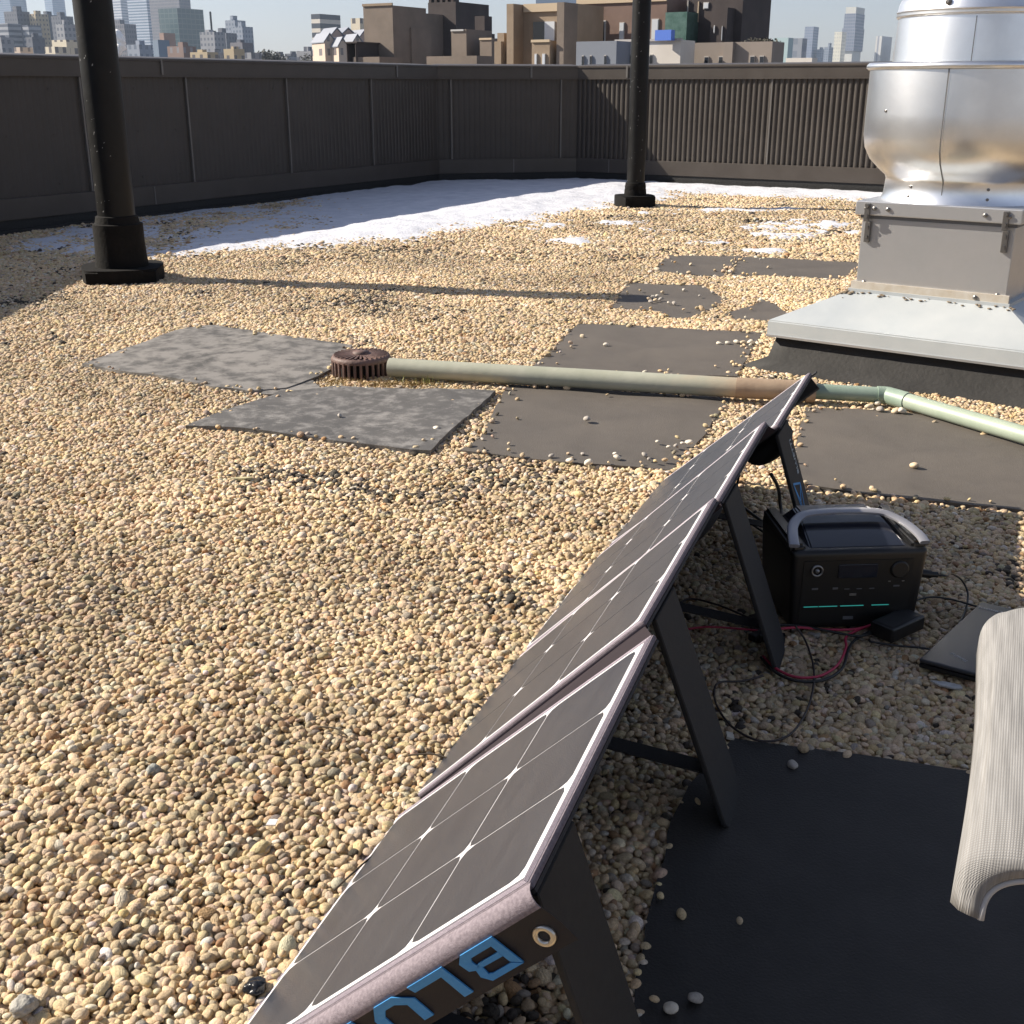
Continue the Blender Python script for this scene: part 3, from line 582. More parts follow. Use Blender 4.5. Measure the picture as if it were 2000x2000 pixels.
mr = nt.nodes.new('ShaderNodeMapRange'); mr.interpolation_type = 'SMOOTHSTEP'; mr.inputs['From Min'].default_value = .80; mr.inputs['From Max'].default_value = 1.10; nt.links.new(ma.outputs[0], mr.inputs['Value'])
mx = nt.nodes.new('ShaderNodeMixRGB'); nt.links.new(mr.outputs[0], mx.inputs[0]); nt.links.new(bc, mx.inputs[1]); mx.inputs[2].default_value = (.40, .31, .215, 1); nt.links.new(mx.outputs[0], b.inputs['Base Color'])
# moss and a few grass blades
M_moss = mat('dry_moss', (.16, .10, .035), .95, col2=(.30, .21, .07), nscale=60, bump=.003, bscale=200)
bm = bmesh.new()
for k in range(2600):
    t = random.random()
    if t < .25: px, py = random.gauss(640, 22), random.gauss(722, 5)
    elif t < .65: px, py = random.gauss(735, 30), random.gauss(727, 4)
    else: px, py = random.gauss(790, 30), random.gauss(728, 4)
    x, y = G(px, py, 0); z = -.002 + abs(random.gauss(0, .006)); h = random.uniform(.004, .013); a = random.uniform(0, 6.28); w_ = .0012
    d3 = Vector((math.cos(a), math.sin(a), 0)); lean = Vector((random.gauss(0, .5), random.gauss(0, .5), 1)).normalized() * h; b0_ = Vector((x, y, z))
    bm.faces.new([bm.verts.new(b0_ - d3 * w_), bm.verts.new(b0_ + d3 * w_), bm.verts.new(b0_ + lean)])
struct(obj('moss', bm, M_moss), 'stuff')
bm = bmesh.new()
for k in range(26):
    px, py = (random.gauss(800, 12), 727) if k < 20 else (random.gauss(760, 5), 724); x, y = G(px, py, 0); h = random.uniform(.02, .045); a = random.uniform(0, 6.28); ln = Vector((random.gauss(0, .25), random.gauss(0, .25), 1)).normalized()
    d3 = Vector((math.cos(a), math.sin(a), 0)) * .0012; p0 = Vector((x, y, 0)); p1_ = p0 + ln * h * .6; p2_ = p0 + ln * h + Vector((random.gauss(0, .006), random.gauss(0, .006), 0))
    v = [bm.verts.new(q) for q in (p0 - d3, p0 + d3, p1_ + d3 * .7, p1_ - d3 * .7, p2_)]; bm.faces.new(v[:4]); bm.faces.new((v[3], v[2], v[4]))
struct(obj('grass', bm, mat('young_grass', (.16, .20, .05), .6, col2=(.34, .34, .12), nscale=30)), 'stuff')

# ---------------------------------------------------------------- folding solar panel
M_fab = mat('sunlit_lilac_canvas', (.15, .125, .145), .85, col2=(.235, .20, .225), nscale=260, bump=.0006, bscale=900, detail=3)  # lighter copy of the border canvas, sun on the roll put into its colour
M_edge = mat('purple_grey_canvas', (.10, .082, .098), .85, col2=(.16, .135, .155), nscale=260, bump=.0005, bscale=900, detail=3)
M_fabd = mat('black_canvas', (.017, .016, .018), .8, col2=(.026, .024, .025), nscale=300, bump=.0004, bscale=900)
M_kick = mat('kickstand_board', (.012, .012, .013), .8, col2=(.017, .0165, .017), nscale=80, bump=.0004, bscale=700)
M_lam = mat('white_laminate', (.66, .65, .67), .35, col2=(.60, .59, .61), nscale=20)
M_cell = mat('solar_cell', (.020, .023, .034), .36, col2=(.033, .036, .047), nscale=6, bump=0, spec=.6, stretch=(1, 5, 1))
nt = M_cell.node_tree; b = nt.nodes['Principled BSDF']; b.inputs['Coat Weight'].default_value = .35; b.inputs['Specular Tint'].default_value = (.80, .89, 1, 1); b.inputs['Coat Roughness'].default_value = .26
tc = nt.nodes.new('ShaderNodeTexCoord'); sp = nt.nodes.new('ShaderNodeSeparateXYZ'); nt.links.new(tc.outputs['Object'], sp.inputs[0])
wv = nt.nodes.new('ShaderNodeTexVoronoi'); wv.inputs['Scale'].default_value = 520; nt.links.new(tc.outputs['Object'], wv.inputs['Vector'])
bp = nt.nodes.new('ShaderNodeBump'); bp.inputs['Distance'].default_value = .0006; bp.inputs['Strength'].default_value = .5; nt.links.new(wv.outputs['Distance'], bp.inputs['Height']); nt.links.new(bp.outputs[0], b.inputs['Normal']); nt.links.new(bp.outputs[0], b.inputs['Coat Normal'])
M_blue = mat('blue_print', (.035, .22, .52), .7, col2=(.045, .25, .56), nscale=200)
M_thread = mat('lilac_thread', (.26, .22, .27), .8, col2=(.38, .34, .38), nscale=400)
M_steel = mat('grommet_steel', (.55, .52, .46), .3, 1)
CELL = .158
secs = [((-.315, .97, .011), 18.53, 43.94), ((-.146, 1.509, -.006), 19.57, 45.88), ((.031, 2.002, -.004), 20.11, 45.06), ((.229, 2.531, -.004), 21.0, 42.3)]
def sec_frame(o, az, ti):
    az, ti = R(az), R(ti); u = Vector((math.sin(az), math.cos(az), 0)); n_ = Vector((math.cos(az), -math.sin(az), 0)); v = n_ * math.cos(ti) + Vector((0, 0, 1)) * math.sin(ti); return frame(o, u, v, u.cross(v) * -1 if u.cross(v).z < 0 else u.cross(v))
sp_t = thing('solar_panel', 'long folding solar panel propped on the gravel, near flap lettered in blue', 'solar panel', (-.3, .95, 0)); spI = Matrix.Translation((.3, -.95, 0))
def pobj(name, bm, m, parent, M, **k):
    o = obj(name, bm, m, parent, **k); o.matrix_local = M; return o
frames = []
for si, (o_, az, ti) in enumerate(secs):
    F_ = sec_frame(o_, az, ti); F_ = spI @ F_
    frames.append(F_); nzs = 1
    U0, U1, V0, V1 = -.020, .496, -.020, .492
    bm = bmesh.new(); box(bm, U0, U1, V0, V1, -.0075, 0, bevel=.003); sec = pobj('panel_section', bm, M_edge, sp_t, F_)
    I4 = Matrix.Identity(4)
    bm = bmesh.new(); box(bm, U0 + .001, U1 - .001, V0 + .001, V1 - .001, -.0115, -.0078); pobj('back_cloth', bm, M_fabd, sec, I4)
    bm = bmesh.new(); box(bm, -.006, .481, -.007, .481, .0, .0012); pobj('laminate_sheet', bm, M_lam, sec, I4)
    for i in range(3):
        for j in range(3):
            g_, c_ = .0014, .0145; x0, x1 = i * CELL + g_, (i + 1) * CELL - g_; y0, y1 = j * CELL + g_, (j + 1) * CELL - g_
            bm = bmesh.new(); prism(bm, [(x0 + c_, y0), (x1 - c_, y0), (x1 - .004, y0 + .004), (x1, y0 + c_), (x1, y1 - c_), (x1 - .004, y1 - .004), (x1 - c_, y1), (x0 + c_, y1), (x0 + .004, y1 - .004), (x0, y1 - c_), (x0, y0 + c_), (x0 + .004, y0 + .004)], .0013, .0017)
            pobj('cell', bm, M_cell, sec, I4)
    bm = bmesh.new()
    for d_ in (.0035, .0065, .0095):
        pts = [(U0 + d_, V0 + d_), (U1 - d_, V0 + d_), (U1 - d_, V1 - d_), (U0 + d_, V1 - d_)]
        for k in range(4):
            a, b_ = Vector(pts[k]), Vector(pts[(k + 1) % 4]); tube(bm, [(a.x, a.y, .0004), (b_.x, b_.y, .0004)], .0007, 5)
    pobj('stitching', bm, M_thread, sec, I4)
    if si < 3:   # fold cloth to the next section
        Fn = spI @ sec_frame(*secs[si + 1]); bm = bmesh.new()
        c_ = [F_ @ Vector((U1 - .002, V0 + .004, -.006)), F_ @ Vector((U1 - .002, V1 - .004, -.006)), Fn @ Vector((U0 + .002, V1 - .004, -.006)), Fn @ Vector((U0 + .002, V0 + .004, -.006))]
        mid = [(c_[0] + c_[3]) / 2, (c_[1] + c_[2]) / 2]; nn = (F_.to_3x3() @ Vector((0, 0, 1)))
        mid = [m_ - nn * .010 for m_ in mid]
        v = [bm.verts.new(p) for p in (c_[0], c_[1], mid[1], mid[0], c_[2], c_[3])]; bm.faces.new((v[0], v[1], v[2], v[3])); bm.faces.new((v[3], v[2], v[4], v[5]))
        e = bmesh.ops.extrude_face_region(bm, geom=bm.faces[:]);
        for vv in e['geom']:
            if isinstance(vv, bmesh.types.BMVert): vv.co -= nn * .002
        pobj('fold_cloth', bm, mat('shaded_fold_canvas', (.018, .011, .016), .9), sp_t, Matrix.Identity(4))  # extra dark, the shade down in the folds is part of its colour
# near flap with lettering (folded 90 degrees down)
F0 = frames[0]; o_, az, ti = secs[0]; u_ = F0.col[0].to_3d(); v_ = F0.col[1].to_3d(); nn = F0.col[2].to_3d()
FL = frame(F0 @ Vector((-.0245, 0, .0)), v_, -nn, v_.cross(-nn))     # x = along the slope, y = down the flap, z = outward/inward
zo = 1 if v_.cross(-nn).dot(u_) < 0 else -1
V0, V1 = -.022, .496
prof = [(-.0004, -.001), (.0006, .003), (.0022, .0062), (.005, .009), (.0085, .0108), (.0125, .0116), (.0165, .0112), (.021, .0095), (.029, .0062), (.042, .003), (.0635, .001)]   # (down, out)
def zp(y): return float(np.interp(y, [a for a, _ in prof], [b for _, b in prof]))
def fz(t): return t * zo
def strip(ys, off, th, x0, x1, n=24):
    bm = bmesh.new(); rows = []
    for x in np.linspace(x0, x1, n):
        rows.append([[bm.verts.new((x, y, fz(zp(y) + off + d_ + .0008 * mnoise.noise(Vector((x * 25, y * 40, 2)))))) for y in ys] for d_ in (0, -th)])
    for A, B in zip(rows, rows[1:]):
        for side_ in (0, 1):
            for k in range(len(ys) - 1): bm.faces.new((A[side_][k], A[side_][k + 1], B[side_][k + 1], B[side_][k]))
        for k in (0, len(ys) - 1): bm.faces.new((A[0][k], B[0][k], B[1][k], A[1][k]))
    for A in (rows[0], rows[-1]):
        for k in range(len(ys) - 1): bm.faces.new((A[0][k], A[0][k + 1], A[1][k + 1], A[1][k]))
    return bm
M_flapc = mat('flap_canvas', (.018, .015, .016), .85, bump=.0003, bscale=800)
flap = pobj('end_flap', strip([.0155, .019, .023, .028, .034, .042, .052, .0635], 0, .0014, V0, V1), M_flapc, sp_t, FL, sharp=60)
pobj('rolled_edge', strip([p[0] for p in prof[:7]] + [.0185], .0005, .001, V0, V1), M_fab, flap, Matrix.Identity(4), sharp=60)
def poly_letter(parts, x0, w_, mirror=True):
    """polygons in a 0..1 letter box; reading direction runs down the slope, letter feet at the fold"""
    bm = bmesh.new()
    for p in parts:
        q = [(x0 - a * w_, .017 + b_ * .039) for a, b_ in p]; 
        vs = [bm.verts.new((x, y, fz(zp(y) + .0022))) for x, y in q]; bm.faces.new(vs)
        vs2 = [bm.verts.new((x, y, fz(zp(y) + .0006))) for x, y in q]; bm.faces.new(vs2)
        for k in range(len(q)): bm.faces.new((vs[k], vs[(k + 1) % len(q)], vs2[(k + 1) % len(q)], vs2[k]))
    return bm
s = .24
Lt = {
 'B': [[(0, .98), (.20, .80), (.20, s * .9), (0, 0)], [(0, 0), (.2, s * .9), (.72, s * .9), (.80, 0)], [(.80, 0), (.72, s * .9), (.78, .32), (1, .2)], [(1, .2), (.78, .32), (.78, .44), (1, .5)], [(1, .5), (.78, .44), (.72, .50), (.88, .57)], [(.22, .44), (.22, .60), (.88, .58), (.72, .44)], [(.88, .57), (.72, .56), (.74, .8), (.92, .78)], [(.92, .78), (.74, .8), (.64, .84), (.78, 1)], [(0, 1), (.2, .84), (.66, .84), (.78, 1)]],
 'L': [[(0, 0), (0, 1), (.24, 1), (.24, s)], [(0, 0), (.24, s), (1, s), (1, 0)]],
 'U': [[(0, 1), (.22, 1), (.22, .42), (0, .36)], [(0, .36), (.22, .42), (.40, s), (.28, 0)], [(.28, 0), (.40, s), (.64, s), (.72, 0)], [(.72, 0), (.64, s), (.78, .42), (1, .36)], [(1, .36), (.78, .42), (.78, 1), (1, 1)]],
 'E': [[(0, 0), (0, 1), (.2, .8), (.2, s)], [(0, 0), (.2, s), (.95, s), (1, 0)], [(0, 1), (1, 1), (.95, .8), (.2, .8)], [(.22, .42), (.22, .6), (.9, .6), (.9, .42)]],
 'T': [[(0, 1), (1, 1), (1, .8), (0, .8)], [(.4, .8), (.6, .8), (.6, 0), (.4, 0)]],
 'I': [[(.1, 0), (.1, 1), (.9, 1), (.9, 0)]]}
for ch, x0, w_ in (('B', .436, .052), ('L', .369, .048), ('U', .314, .058), ('E', .238, .046), ('T', .180, .048), ('T', .122, .048), ('I', .062, .012)):
    bm = poly_letter(Lt[ch], x0, w_); pobj('letter', bm, M_blue, flap, Matrix.Identity(4), label='blue letter %s' % ch)
bm = bmesh.new(); GM = Matrix.Translation((.4735, .044, fz(.0032))) @ (Matrix.Identity(4) if zo > 0 else Matrix.Rotation(math.pi, 4, 'X'))
lathe(bm, [(.0055, -.001), (.0055, .0025), (.007, .0036), (.0095, .0036), (.0108, .0026), (.0112, 0)], 28, GM); gr = pobj('grommet', bm, M_steel, flap, Matrix.Identity(4), smooth=True)
bm = bmesh.new(); lathe(bm, [(.0056, .0008), (.0001, .0008)], 20, GM); pobj('grommet_hole', bm, M_fabd, gr, Matrix.Identity(4))
# far end flap
F3 = frames[3]; bm = bmesh.new(); box(bm, .508, .530, .02, .498, -.014, -.010); vs = box(bm, .512, .516, .38, .48, -.05, -.012, bevel=.001); pobj('far_flap', bm, M_fabd, sp_t, F3)
# kickstands
leg_u = [(.0, 0), (.045, 1), (.035, 2), (-.01, 3)]
legs = []
for k, (uu, si) in enumerate(leg_u):
    F_ = frames[si]; u_ = F_.col[0].to_3d(); hz = Vector((u_.y, -u_.x, 0)); P = F_ @ Vector((uu, .472, -.019)); base_ = F_ @ Vector((uu, -.02, 0)); ft = Vector((base_.x, base_.y, 0)) + hz * .475; ft.z = .004
    dn = (ft - P); Ld = dn.length; dn.normalize(); nrm = u_.cross(dn).normalized(); Ml = frame(P, u_, dn, nrm)
    wl = .118 if k < 3 else .135
    bm = bmesh.new(); prism(bm, [(0, 0), (wl, 0), (wl * .98, Ld * .93), (wl * .80, Ld), (wl * .12, Ld + .002), (0, Ld * .96)], -.004, .004)
    bmesh.ops.bevel(bm, geom=bm.edges[:], offset=.0015, segments=1, affect='EDGES'); lg = pobj('kickstand', bm, M_kick, sp_t, Ml); legs.append((lg, Ml, Ld))
    a = F_ @ Vector((uu + .05, .16, -.014)); b_ = Ml @ Vector((wl * .5, Ld * .80, 0)); d_ = (b_ - a); ln = d_.length; d_.normalize(); sx_ = u_ - d_ * u_.dot(d_); sx_.normalize()
    bm = bmesh.new(); box(bm, -.017, .017, 0, ln, -.0012, .0012); pobj('brace_strap', bm, M_fabd, sp_t, frame(a, sx_, d_, sx_.cross(d_)))
# emblem on the farthest kickstand
lg, Ml, Ld = legs[3]
side = 1 if (Ml.col[2].to_3d().dot(Vector((0, -1, 0)))) > 0 else -1
def tri_line(bm, a, b, w_):
    a, b = Vector(a), Vector(b); d_ = (b - a).normalized(); n_ = Vector((-d_.y, d_.x)) * w_
    prism(bm, [(a.x - n_.x, a.y - n_.y), (b.x - n_.x, b.y - n_.y), (b.x + n_.x, b.y + n_.y), (a.x + n_.x, a.y + n_.y)], .0044 * side, .005 * side)
bm = bmesh.new(); T = [(.020, .118), (.092, .138), (.060, .222), (.050, .168)]
for a, b_ in ((T[0], T[1]), (T[1], T[2]), (T[2], T[0]), (T[0], T[3]), (T[1], T[3]), (T[3], T[2])): tri_line(bm, a, b_, .0024)
pobj('emblem', bm, M_blue, lg, Matrix.Identity(4), label='blue triangular line emblem')
def text_mesh(s, size, ext=.0004):
    cu = bpy.data.curves.new('t', 'FONT'); cu.body = s; cu.size = size; cu.extrude = ext; cu.align_x = 'LEFT'; cu.resolution_u = 3
    to = bpy.data.objects.new('t', cu); C.objects.link(to); dg = bpy.context.evaluated_depsgraph_get(); me = bpy.data.meshes.new_from_object(to.evaluated_get(dg)); bpy.data.objects.remove(to); return me
me = text_mesh('BLUETTI', .022); o = link('printed_word', me, mat('grey_print', (.45, .5, .52), .7), lg); o.matrix_local = Matrix.Translation((.106, .118, .0048 * side)) @ Matrix.Rotation(R(-90), 4, 'Z') @ (Matrix.Identity(4) if side > 0 else Matrix.Rotation(math.pi, 4, 'X'))
# cable pouch hanging under the third section
F_ = frames[2]; bm = bmesh.new(); pr = []
bmesh.ops.create_uvsphere(bm, u_segments=24, v_segments=14, radius=1)
for v in bm.verts: v.co = Vector((v.co.x * .135, v.co.y * .11, v.co.z * .055 * (1 if v.co.z < 0 else .4)))
M_ = Matrix.Translation(F_ @ Vector((.36, .26, -.035))) @ F_.to_3x3().to_4x4(); pobj('cable_pouch', bm, M_fabd, sp_t, M_, smooth=True)
bm = bmesh.new(); F3 = frames[3]; bmesh.ops.create_uvsphere(bm, u_segments=16, v_segments=10, radius=1)
for v in bm.verts: v.co = Vector((v.co.x * .085, v.co.y * .06, v.co.z * .035))
pobj('cable_pouch', bm, M_fabd, sp_t, Matrix.Translation(F3 @ Vector((.15, .40, -.045))) @ F3.to_3x3().to_4x4(), smooth=True)

# ---------------------------------------------------------------- power station
M_blk = mat('black_plastic', (.0045, .0045, .005), .42, col2=(.006, .006, .0065), nscale=30, bump=.0001, bscale=900)
M_gloss = mat('glossy_black_top', (.012, .014, .022), .10, spec=.6)
M_hnd = mat('grey_handle', (.33, .33, .355), .34, .4)
M_teal = bpy.data.materials.new('teal_light'); M_teal.use_nodes = True; b = M_teal.node_tree.nodes['Principled BSDF']; b.inputs['Base Color'].default_value = (.02, .12, .11, 1); b.inputs['Emission Color'].default_value = (.06, .62, .55, 1); b.inputs['Emission Strength'].default_value = .16
M_port = mat('port_metal', (.30, .30, .30), .3, .8)
M_dk = mat('recess_black', (.004, .004, .004), .5)
M_lbl = mat('grey_print_small', (.10, .10, .105), .6)
pl, pr_ = Vector(G(1482, 1197)), Vector(G(1726, 1189)); ux = (pr_ - pl).normalized(); ps_ang = math.atan2(ux.y, ux.x)
ps = thing('power_station', 'black portable power station with a grey carry handle behind the panel', 'power station', (pl.x, pl.y, .002), ps_ang)
W, D, H = .266, .215, .170
bm = bmesh.new(); box(bm, 0, W, 0, D, .004, H)
for v in bm.verts:
    if v.co.z < .05: v.co.x = W / 2 + (v.co.x - W / 2) * .93; v.co.y = v.co.y + (.006 if v.co.y < .1 else -.004)
bmesh.ops.bevel(bm, geom=bm.edges[:], offset=.012, segments=4, affect='EDGES', profile=.6); body = obj('body', bm, M_blk, ps, sharp=40)
for x0, x1 in ((.001, .030), (W - .030, W - .001)):
    bm = bmesh.new(); vs = box(bm, x0, x1, .008, D - .006, H - .03, H + .016)
    for v in bm.verts:
        if v.co.z > H and v.co.y < .05: v.co.z -= .006; v.co.y += .004
    bmesh.ops.bevel(bm, geom=bm.edges[:], offset=.006, segments=3, affect='EDGES'); obj('shoulder', bm, M_blk, ps, sharp=40)
bm = bmesh.new(); r0 = [(.030, .010, H - .008), (W - .030, .010, H - .008), (W - .030, D - .012, H - .008), (.030, D - .012, H - .008)]; r1 = [(.040, .016, H + .001), (W - .040, .016, H + .001), (W - .050, .120, H + .022), (.050, .120, H + .022)]; r2 = [(.055, D - .03, H + .022), (W - .055, D - .03, H + .022)]
a_ = [bm.verts.new(p) for p in r0]; b_ = [bm.verts.new(p) for p in r1]; c_ = [bm.verts.new(p) for p in r2]
bm.faces.new(a_[::-1]); bm.faces.new(b_); bm.faces.new((b_[3], b_[2], c_[1], c_[0])); bm.faces.new((a_[0], a_[1], b_[1], b_[0])); bm.faces.new((a_[1], a_[2], c_[1], b_[2], b_[1])); bm.faces.new((a_[3], a_[0], b_[0], b_[3], c_[0])); bm.faces.new((a_[2], a_[3], c_[0], c_[1]))
bmesh.ops.bevel(bm, geom=bm.edges[:], offset=.0025, segments=2, affect='EDGES'); obj('top_cover', bm, M_gloss, ps, sharp=35)
bm = bmesh.new(); box(bm, .062, W - .062, .150, .190, H + .0215, H + .0245, bevel=.001); obj('top_grip_pad', bm, mat('grey_pad', (.09, .09, .095), .5), ps)
bm = bmesh.new()
path = spline([(.004, .006, H + .010), (.008, .030, H + .017), (.020, .072, H + .024), (.038, .100, H + .030), (.064, .114, H + .035), (W / 2, .118, H + .037), (W - .064, .114, H + .035), (W - .038, .100, H + .030), (W - .020, .072, H + .024), (W - .010, .030, H + .017), (W - .008, .006, H + .010)], 6)
prev = None
for i, p in enumerate(path):
    t = (path[min(i + 1, len(path) - 1)] - path[max(i - 1, 0)]).normalized(); side_ = t.cross(Vector((0, -.15, 1))).normalized(); upn = side_.cross(t).normalized(); hw, hh = .0098, .004
    ring = [bm.verts.new(p + side_ * a * hw + upn * b2 * hh) for a, b2 in ((-1, -.5), (-.7, -1), (.7, -1), (1, -.5), (1, .5), (.7, 1), (-.7, 1), (-1, .5))]
    if prev:
        for k in range(8): bm.faces.new((prev[k], prev[(k + 1) % 8], ring[(k + 1) % 8], ring[k]))
    else: bm.faces.new(ring[::-1])
    prev = ring
bm.faces.new(prev); obj('handle', bm, M_hnd, ps, sharp=50)
RX = Matrix.Rotation(R(90), 4, 'X')
def fy(z): return .006 * (1 - min(1, max(0, (z - .016) / .14)))   # front leans with the flare
fx = lambda x, z: Matrix.Translation((x, fy(z) - .0014, z)) @ RX
fm = lambda z, d=.0: Matrix.Translation((0, fy(z) - .0012 - d, 0)) @ RX
bm = bmesh.new(); vs = box(bm, .024, W - .028, .020, .150, 0, .0012, RX)
for v in bm.verts: v.co.y += fy(v.co.z)
obj('front_fascia', bm, M_dk, ps)
bm = bmesh.new(); lathe(bm, [(.0115, 0), (.0115, .004), (.0090, .0045), (.0085, .001)], 28, fx(.050, .131)); lathe(bm, [(.0040, .001), (.0040, .005), (.001, .006)], 14, fx(.050, .131)); obj('round_socket', bm, M_port, ps, smooth=True)
bm = bmesh.new(); box(bm, .092, .168, .114, .142, .0005, .0022, fm(.128), bevel=.0008); obj('display', bm, M_gloss, ps)
bm = bmesh.new(); lathe(bm, [(.0175, 0), (.0175, .003), (.015, .0045), (.001, .0045)], 32, fx(.212, .129)); obj('outlet_cover', bm, M_blk, ps, smooth=False)
for x, z, w_, h_, br in ((.050, .092, .012, .0035, 0), (.090, .092, .010, .004, 0), (.113, .090, .010, .0018, 0), (.137, .090, .010, .0018, 0), (.162, .090, .010, .0018, 0), (.195, .104, .005, .0016, 1), (.222, .104, .005, .0016, 1), (.210, .094, .012, .003, 0), (.126, .078, .013, .0046, 1), (.122, .028, .020, .0065, 0)):
    bm = bmesh.new(); box(bm, x - w_ / 2, x + w_ / 2, z - h_ / 2, z + h_ / 2, -.001, .0010, fm(z)); obj('port', bm, M_port if br else M_lbl, ps)
for x0, x1 in ((.032, .060), (.062, .098), (.104, .150), (.166, .200)):
    bm = bmesh.new(); box(bm, x0, x1, .0530, .0545, -.001, .0008, fm(.054)); obj('light_bar', bm, M_teal, ps)
bm = bmesh.new()
for k in range(9): box(bm, W - .003, W + .0005, .05, .15, .05 + k * .009, .054 + k * .009)
obj('side_vent', bm, M_dk, ps)
# plug on the right side
PM = Matrix.Rotation(ps_ang, 4, 'Z'); plug0 = Vector((pl.x, pl.y, .002)) + PM @ Vector((W - .002, .035, .105))
bm = bmesh.new(); dirp = PM @ Vector((1, -.05, -.12)).normalized(); tube(bm, [plug0, plug0 + dirp * .026], .0085, 16); tube(bm, [plug0 + dirp * .026, plug0 + dirp * .04], .006, 16); plg = obj('charger_plug', bm, M_blk, sharp=40); tag(plg, 'black plug pushed into the right side of the power station', 'plug')
M_cab = mat('black_cable', (.012, .012, .012), .5)
M_red = mat('red_cable_skin', (.42, .03, .07), .5)
M_brn = mat('dark_brown_cable', (.03, .02, .018), .5)
def cable(pts, rad, m, name, label, z=.013, grp=None, head=None):
    P = []
    for p in pts:
        if len(p) == 3: P.append(G3(p[0], p[1], p[2]))
        else: P.append(G3(p[0], p[1], z))
    if head: P = head + P
    bm = bmesh.new(); tube(bm, spline(P, 8), rad, 8); o = obj(name, bm, m, smooth=True)
    return tag(o, label, 'cable', grp)
pe = plug0 + dirp * .04
cable([(1795, 1082, .075), (1815, 1095, .05), (1826, 1120, .025), (1822, 1150), (1808, 1180), (1790, 1205), (1778, 1228)], .0022, M_cab, 'charger_cable', 'thin black cable from the side plug curling down to the laptop', head=[pe, pe + dirp * .02])
cable([(1650, 1193), (1690, 1150), (1745, 1128), (1790, 1130), (1845, 1145)], .0022, M_cab, 'charger_cable', 'thin black cable arching from the adapter brick over to the laptop back', z=.02)
cable([(1640, 1210), (1690, 1218), (1735, 1222), (1775, 1228)], .0022, M_cab, 'charger_cable', 'thin black cable lying in front of the adapter towards the laptop')
cable([(1430, 1192), (1500, 1184), (1560, 1188), (1620, 1186), (1665, 1170)], .0026, M_red, 'red_cable', 'red wire running in front of the power station base', z=.016)
cable([(1425, 1180), (1500, 1180), (1560, 1190), (1620, 1200), (1660, 1188)], .0026, M_cab, 'black_cable', 'black wire crossing the red wire at the power station base', z=.017)
cable([(1440, 1238), (1462, 1260), (1500, 1277), (1545, 1276), (1580, 1255), (1596, 1222), (1598, 1200), (1640, 1180)], .0026, M_red, 'red_cable', 'red wire looping around the kickstand foot', z=.014)
cable([(1436, 1240), (1460, 1266), (1500, 1284), (1550, 1284), (1588, 1262), (1602, 1222), (1625, 1200), (1690, 1172)], .0028, M_cab, 'black_cable', 'black wire paired with the red loop at the kickstand foot', z=.013)
cable([(1500, 1180, .04), (1520, 1210), (1535, 1260), (1532, 1310), (1512, 1360), (1480, 1392), (1430, 1397), (1380, 1370), (1352, 1330), (1348, 1300), (1360, 1287), (1400, 1285), (1440, 1275)], .0020, M_brn, 'black_cable', 'thin dark wire laid in a wide open loop on the shaded gravel')
cable([(1270, 1150), (1300, 1130), (1350, 1140), (1400, 1160), (1450, 1185)], .0022, M_brn, 'black_cable', 'dark wire coming from behind the panel to the connector bundle')
cable([(1280, 1190), (1330, 1183), (1390, 1186), (1430, 1190)], .0022, M_red, 'red_cable', 'red wire in deep shade behind the second kickstand')
for nm, a in (('black_cable', [(1395, 895, .13), (1388, 925, .07), (1380, 950, .015), (1400, 975, .012), (1450, 1010, .012)]), ('black_cable', [(1455, 895, .15), (1468, 920, .08), (1472, 950, .03), (1475, 975, .012), (1470, 1010, .012)])):
    cable(a, .0045 if a[0][0] > 1400 else .003, M_cab, nm, 'thick black cable dropping from the pouch behind the panel' if a[0][0] > 1400 else 'thinner black cable dropping from the pouch near the panel edge')
cable([(1400, 955), (1440, 985), (1480, 1010), (1500, 1030)], .004, M_cab, 'black_cable', 'black cable running on the gravel to the power station back')
bm = bmesh.new()
for (px, py, a, l, w_, h_) in ((1440, 1195, .2, .05, .014, .012), (1415, 1185, -.3, .06, .012, .012), (1432, 1210, .6, .045, .018, .014), (1455, 1215, -.2, .05, .02, .016)):
    q = G(px, py); box(bm, -l / 2, l / 2, -w_ / 2, w_ / 2, 0, h_, Matrix.Translation((q[0], q[1], .006)) @ Matrix.Rotation(a, 4, 'Z'), bevel=.003)
tag(obj('cable_connector', bm, M_blk), 'bundle of black connectors on the gravel beside the kickstand', 'connector')
# adapter brick
q = Vector(G(1690, 1203)); ad = thing('power_adapter', 'black laptop charger brick leaning at the power station foot', 'adapter', (q.x, q.y, .012), R(38))
bm = bmesh.new(); box(bm, -.052, .052, -.026, .026, 0, .030, bevel=.005, seg=3); obj('brick', bm, M_blk, ad, sharp=40)
bm = bmesh.new(); box(bm, -.046, .046, -.020, .020, .0302, .0306); obj('brick_label', bm, mat('brick_top', (.018, .018, .019), .6), ad)
# laptop
lpA, lpB = Vector(G(1734, 1250, .02)), Vector(G(1852, 1137, .02)); ux = (lpB - lpA).normalized(); la = math.atan2(ux.y, ux.x)
lap = thing('laptop', 'closed dark grey laptop lying on the gravel beside the fabric armrest', 'laptop', (lpA.x, lpA.y, .010), la)
lap.rotation_euler = (R(-2), R(1), la); Lw = (lpB - lpA).length * 1.0
M_lid = mat('laptop_lid', (.030, .030, .034), .38, col2=(.036, .036, .040), nscale=12, rvar=.06)
bm = bmesh.new(); box(bm, 0, Lw, -.232, 0, 0, .009, bevel=.003); obj('base', bm, M_blk, lap, sharp=40)
bm = bmesh.new(); box(bm, 0, Lw, -.232, 0, .010, .018, bevel=.003, seg=3); lid = obj('lid', bm, M_lid, lap, sharp=40)
M_chrome = mat('silver_logo', (.42, .42, .43), .35, .6)
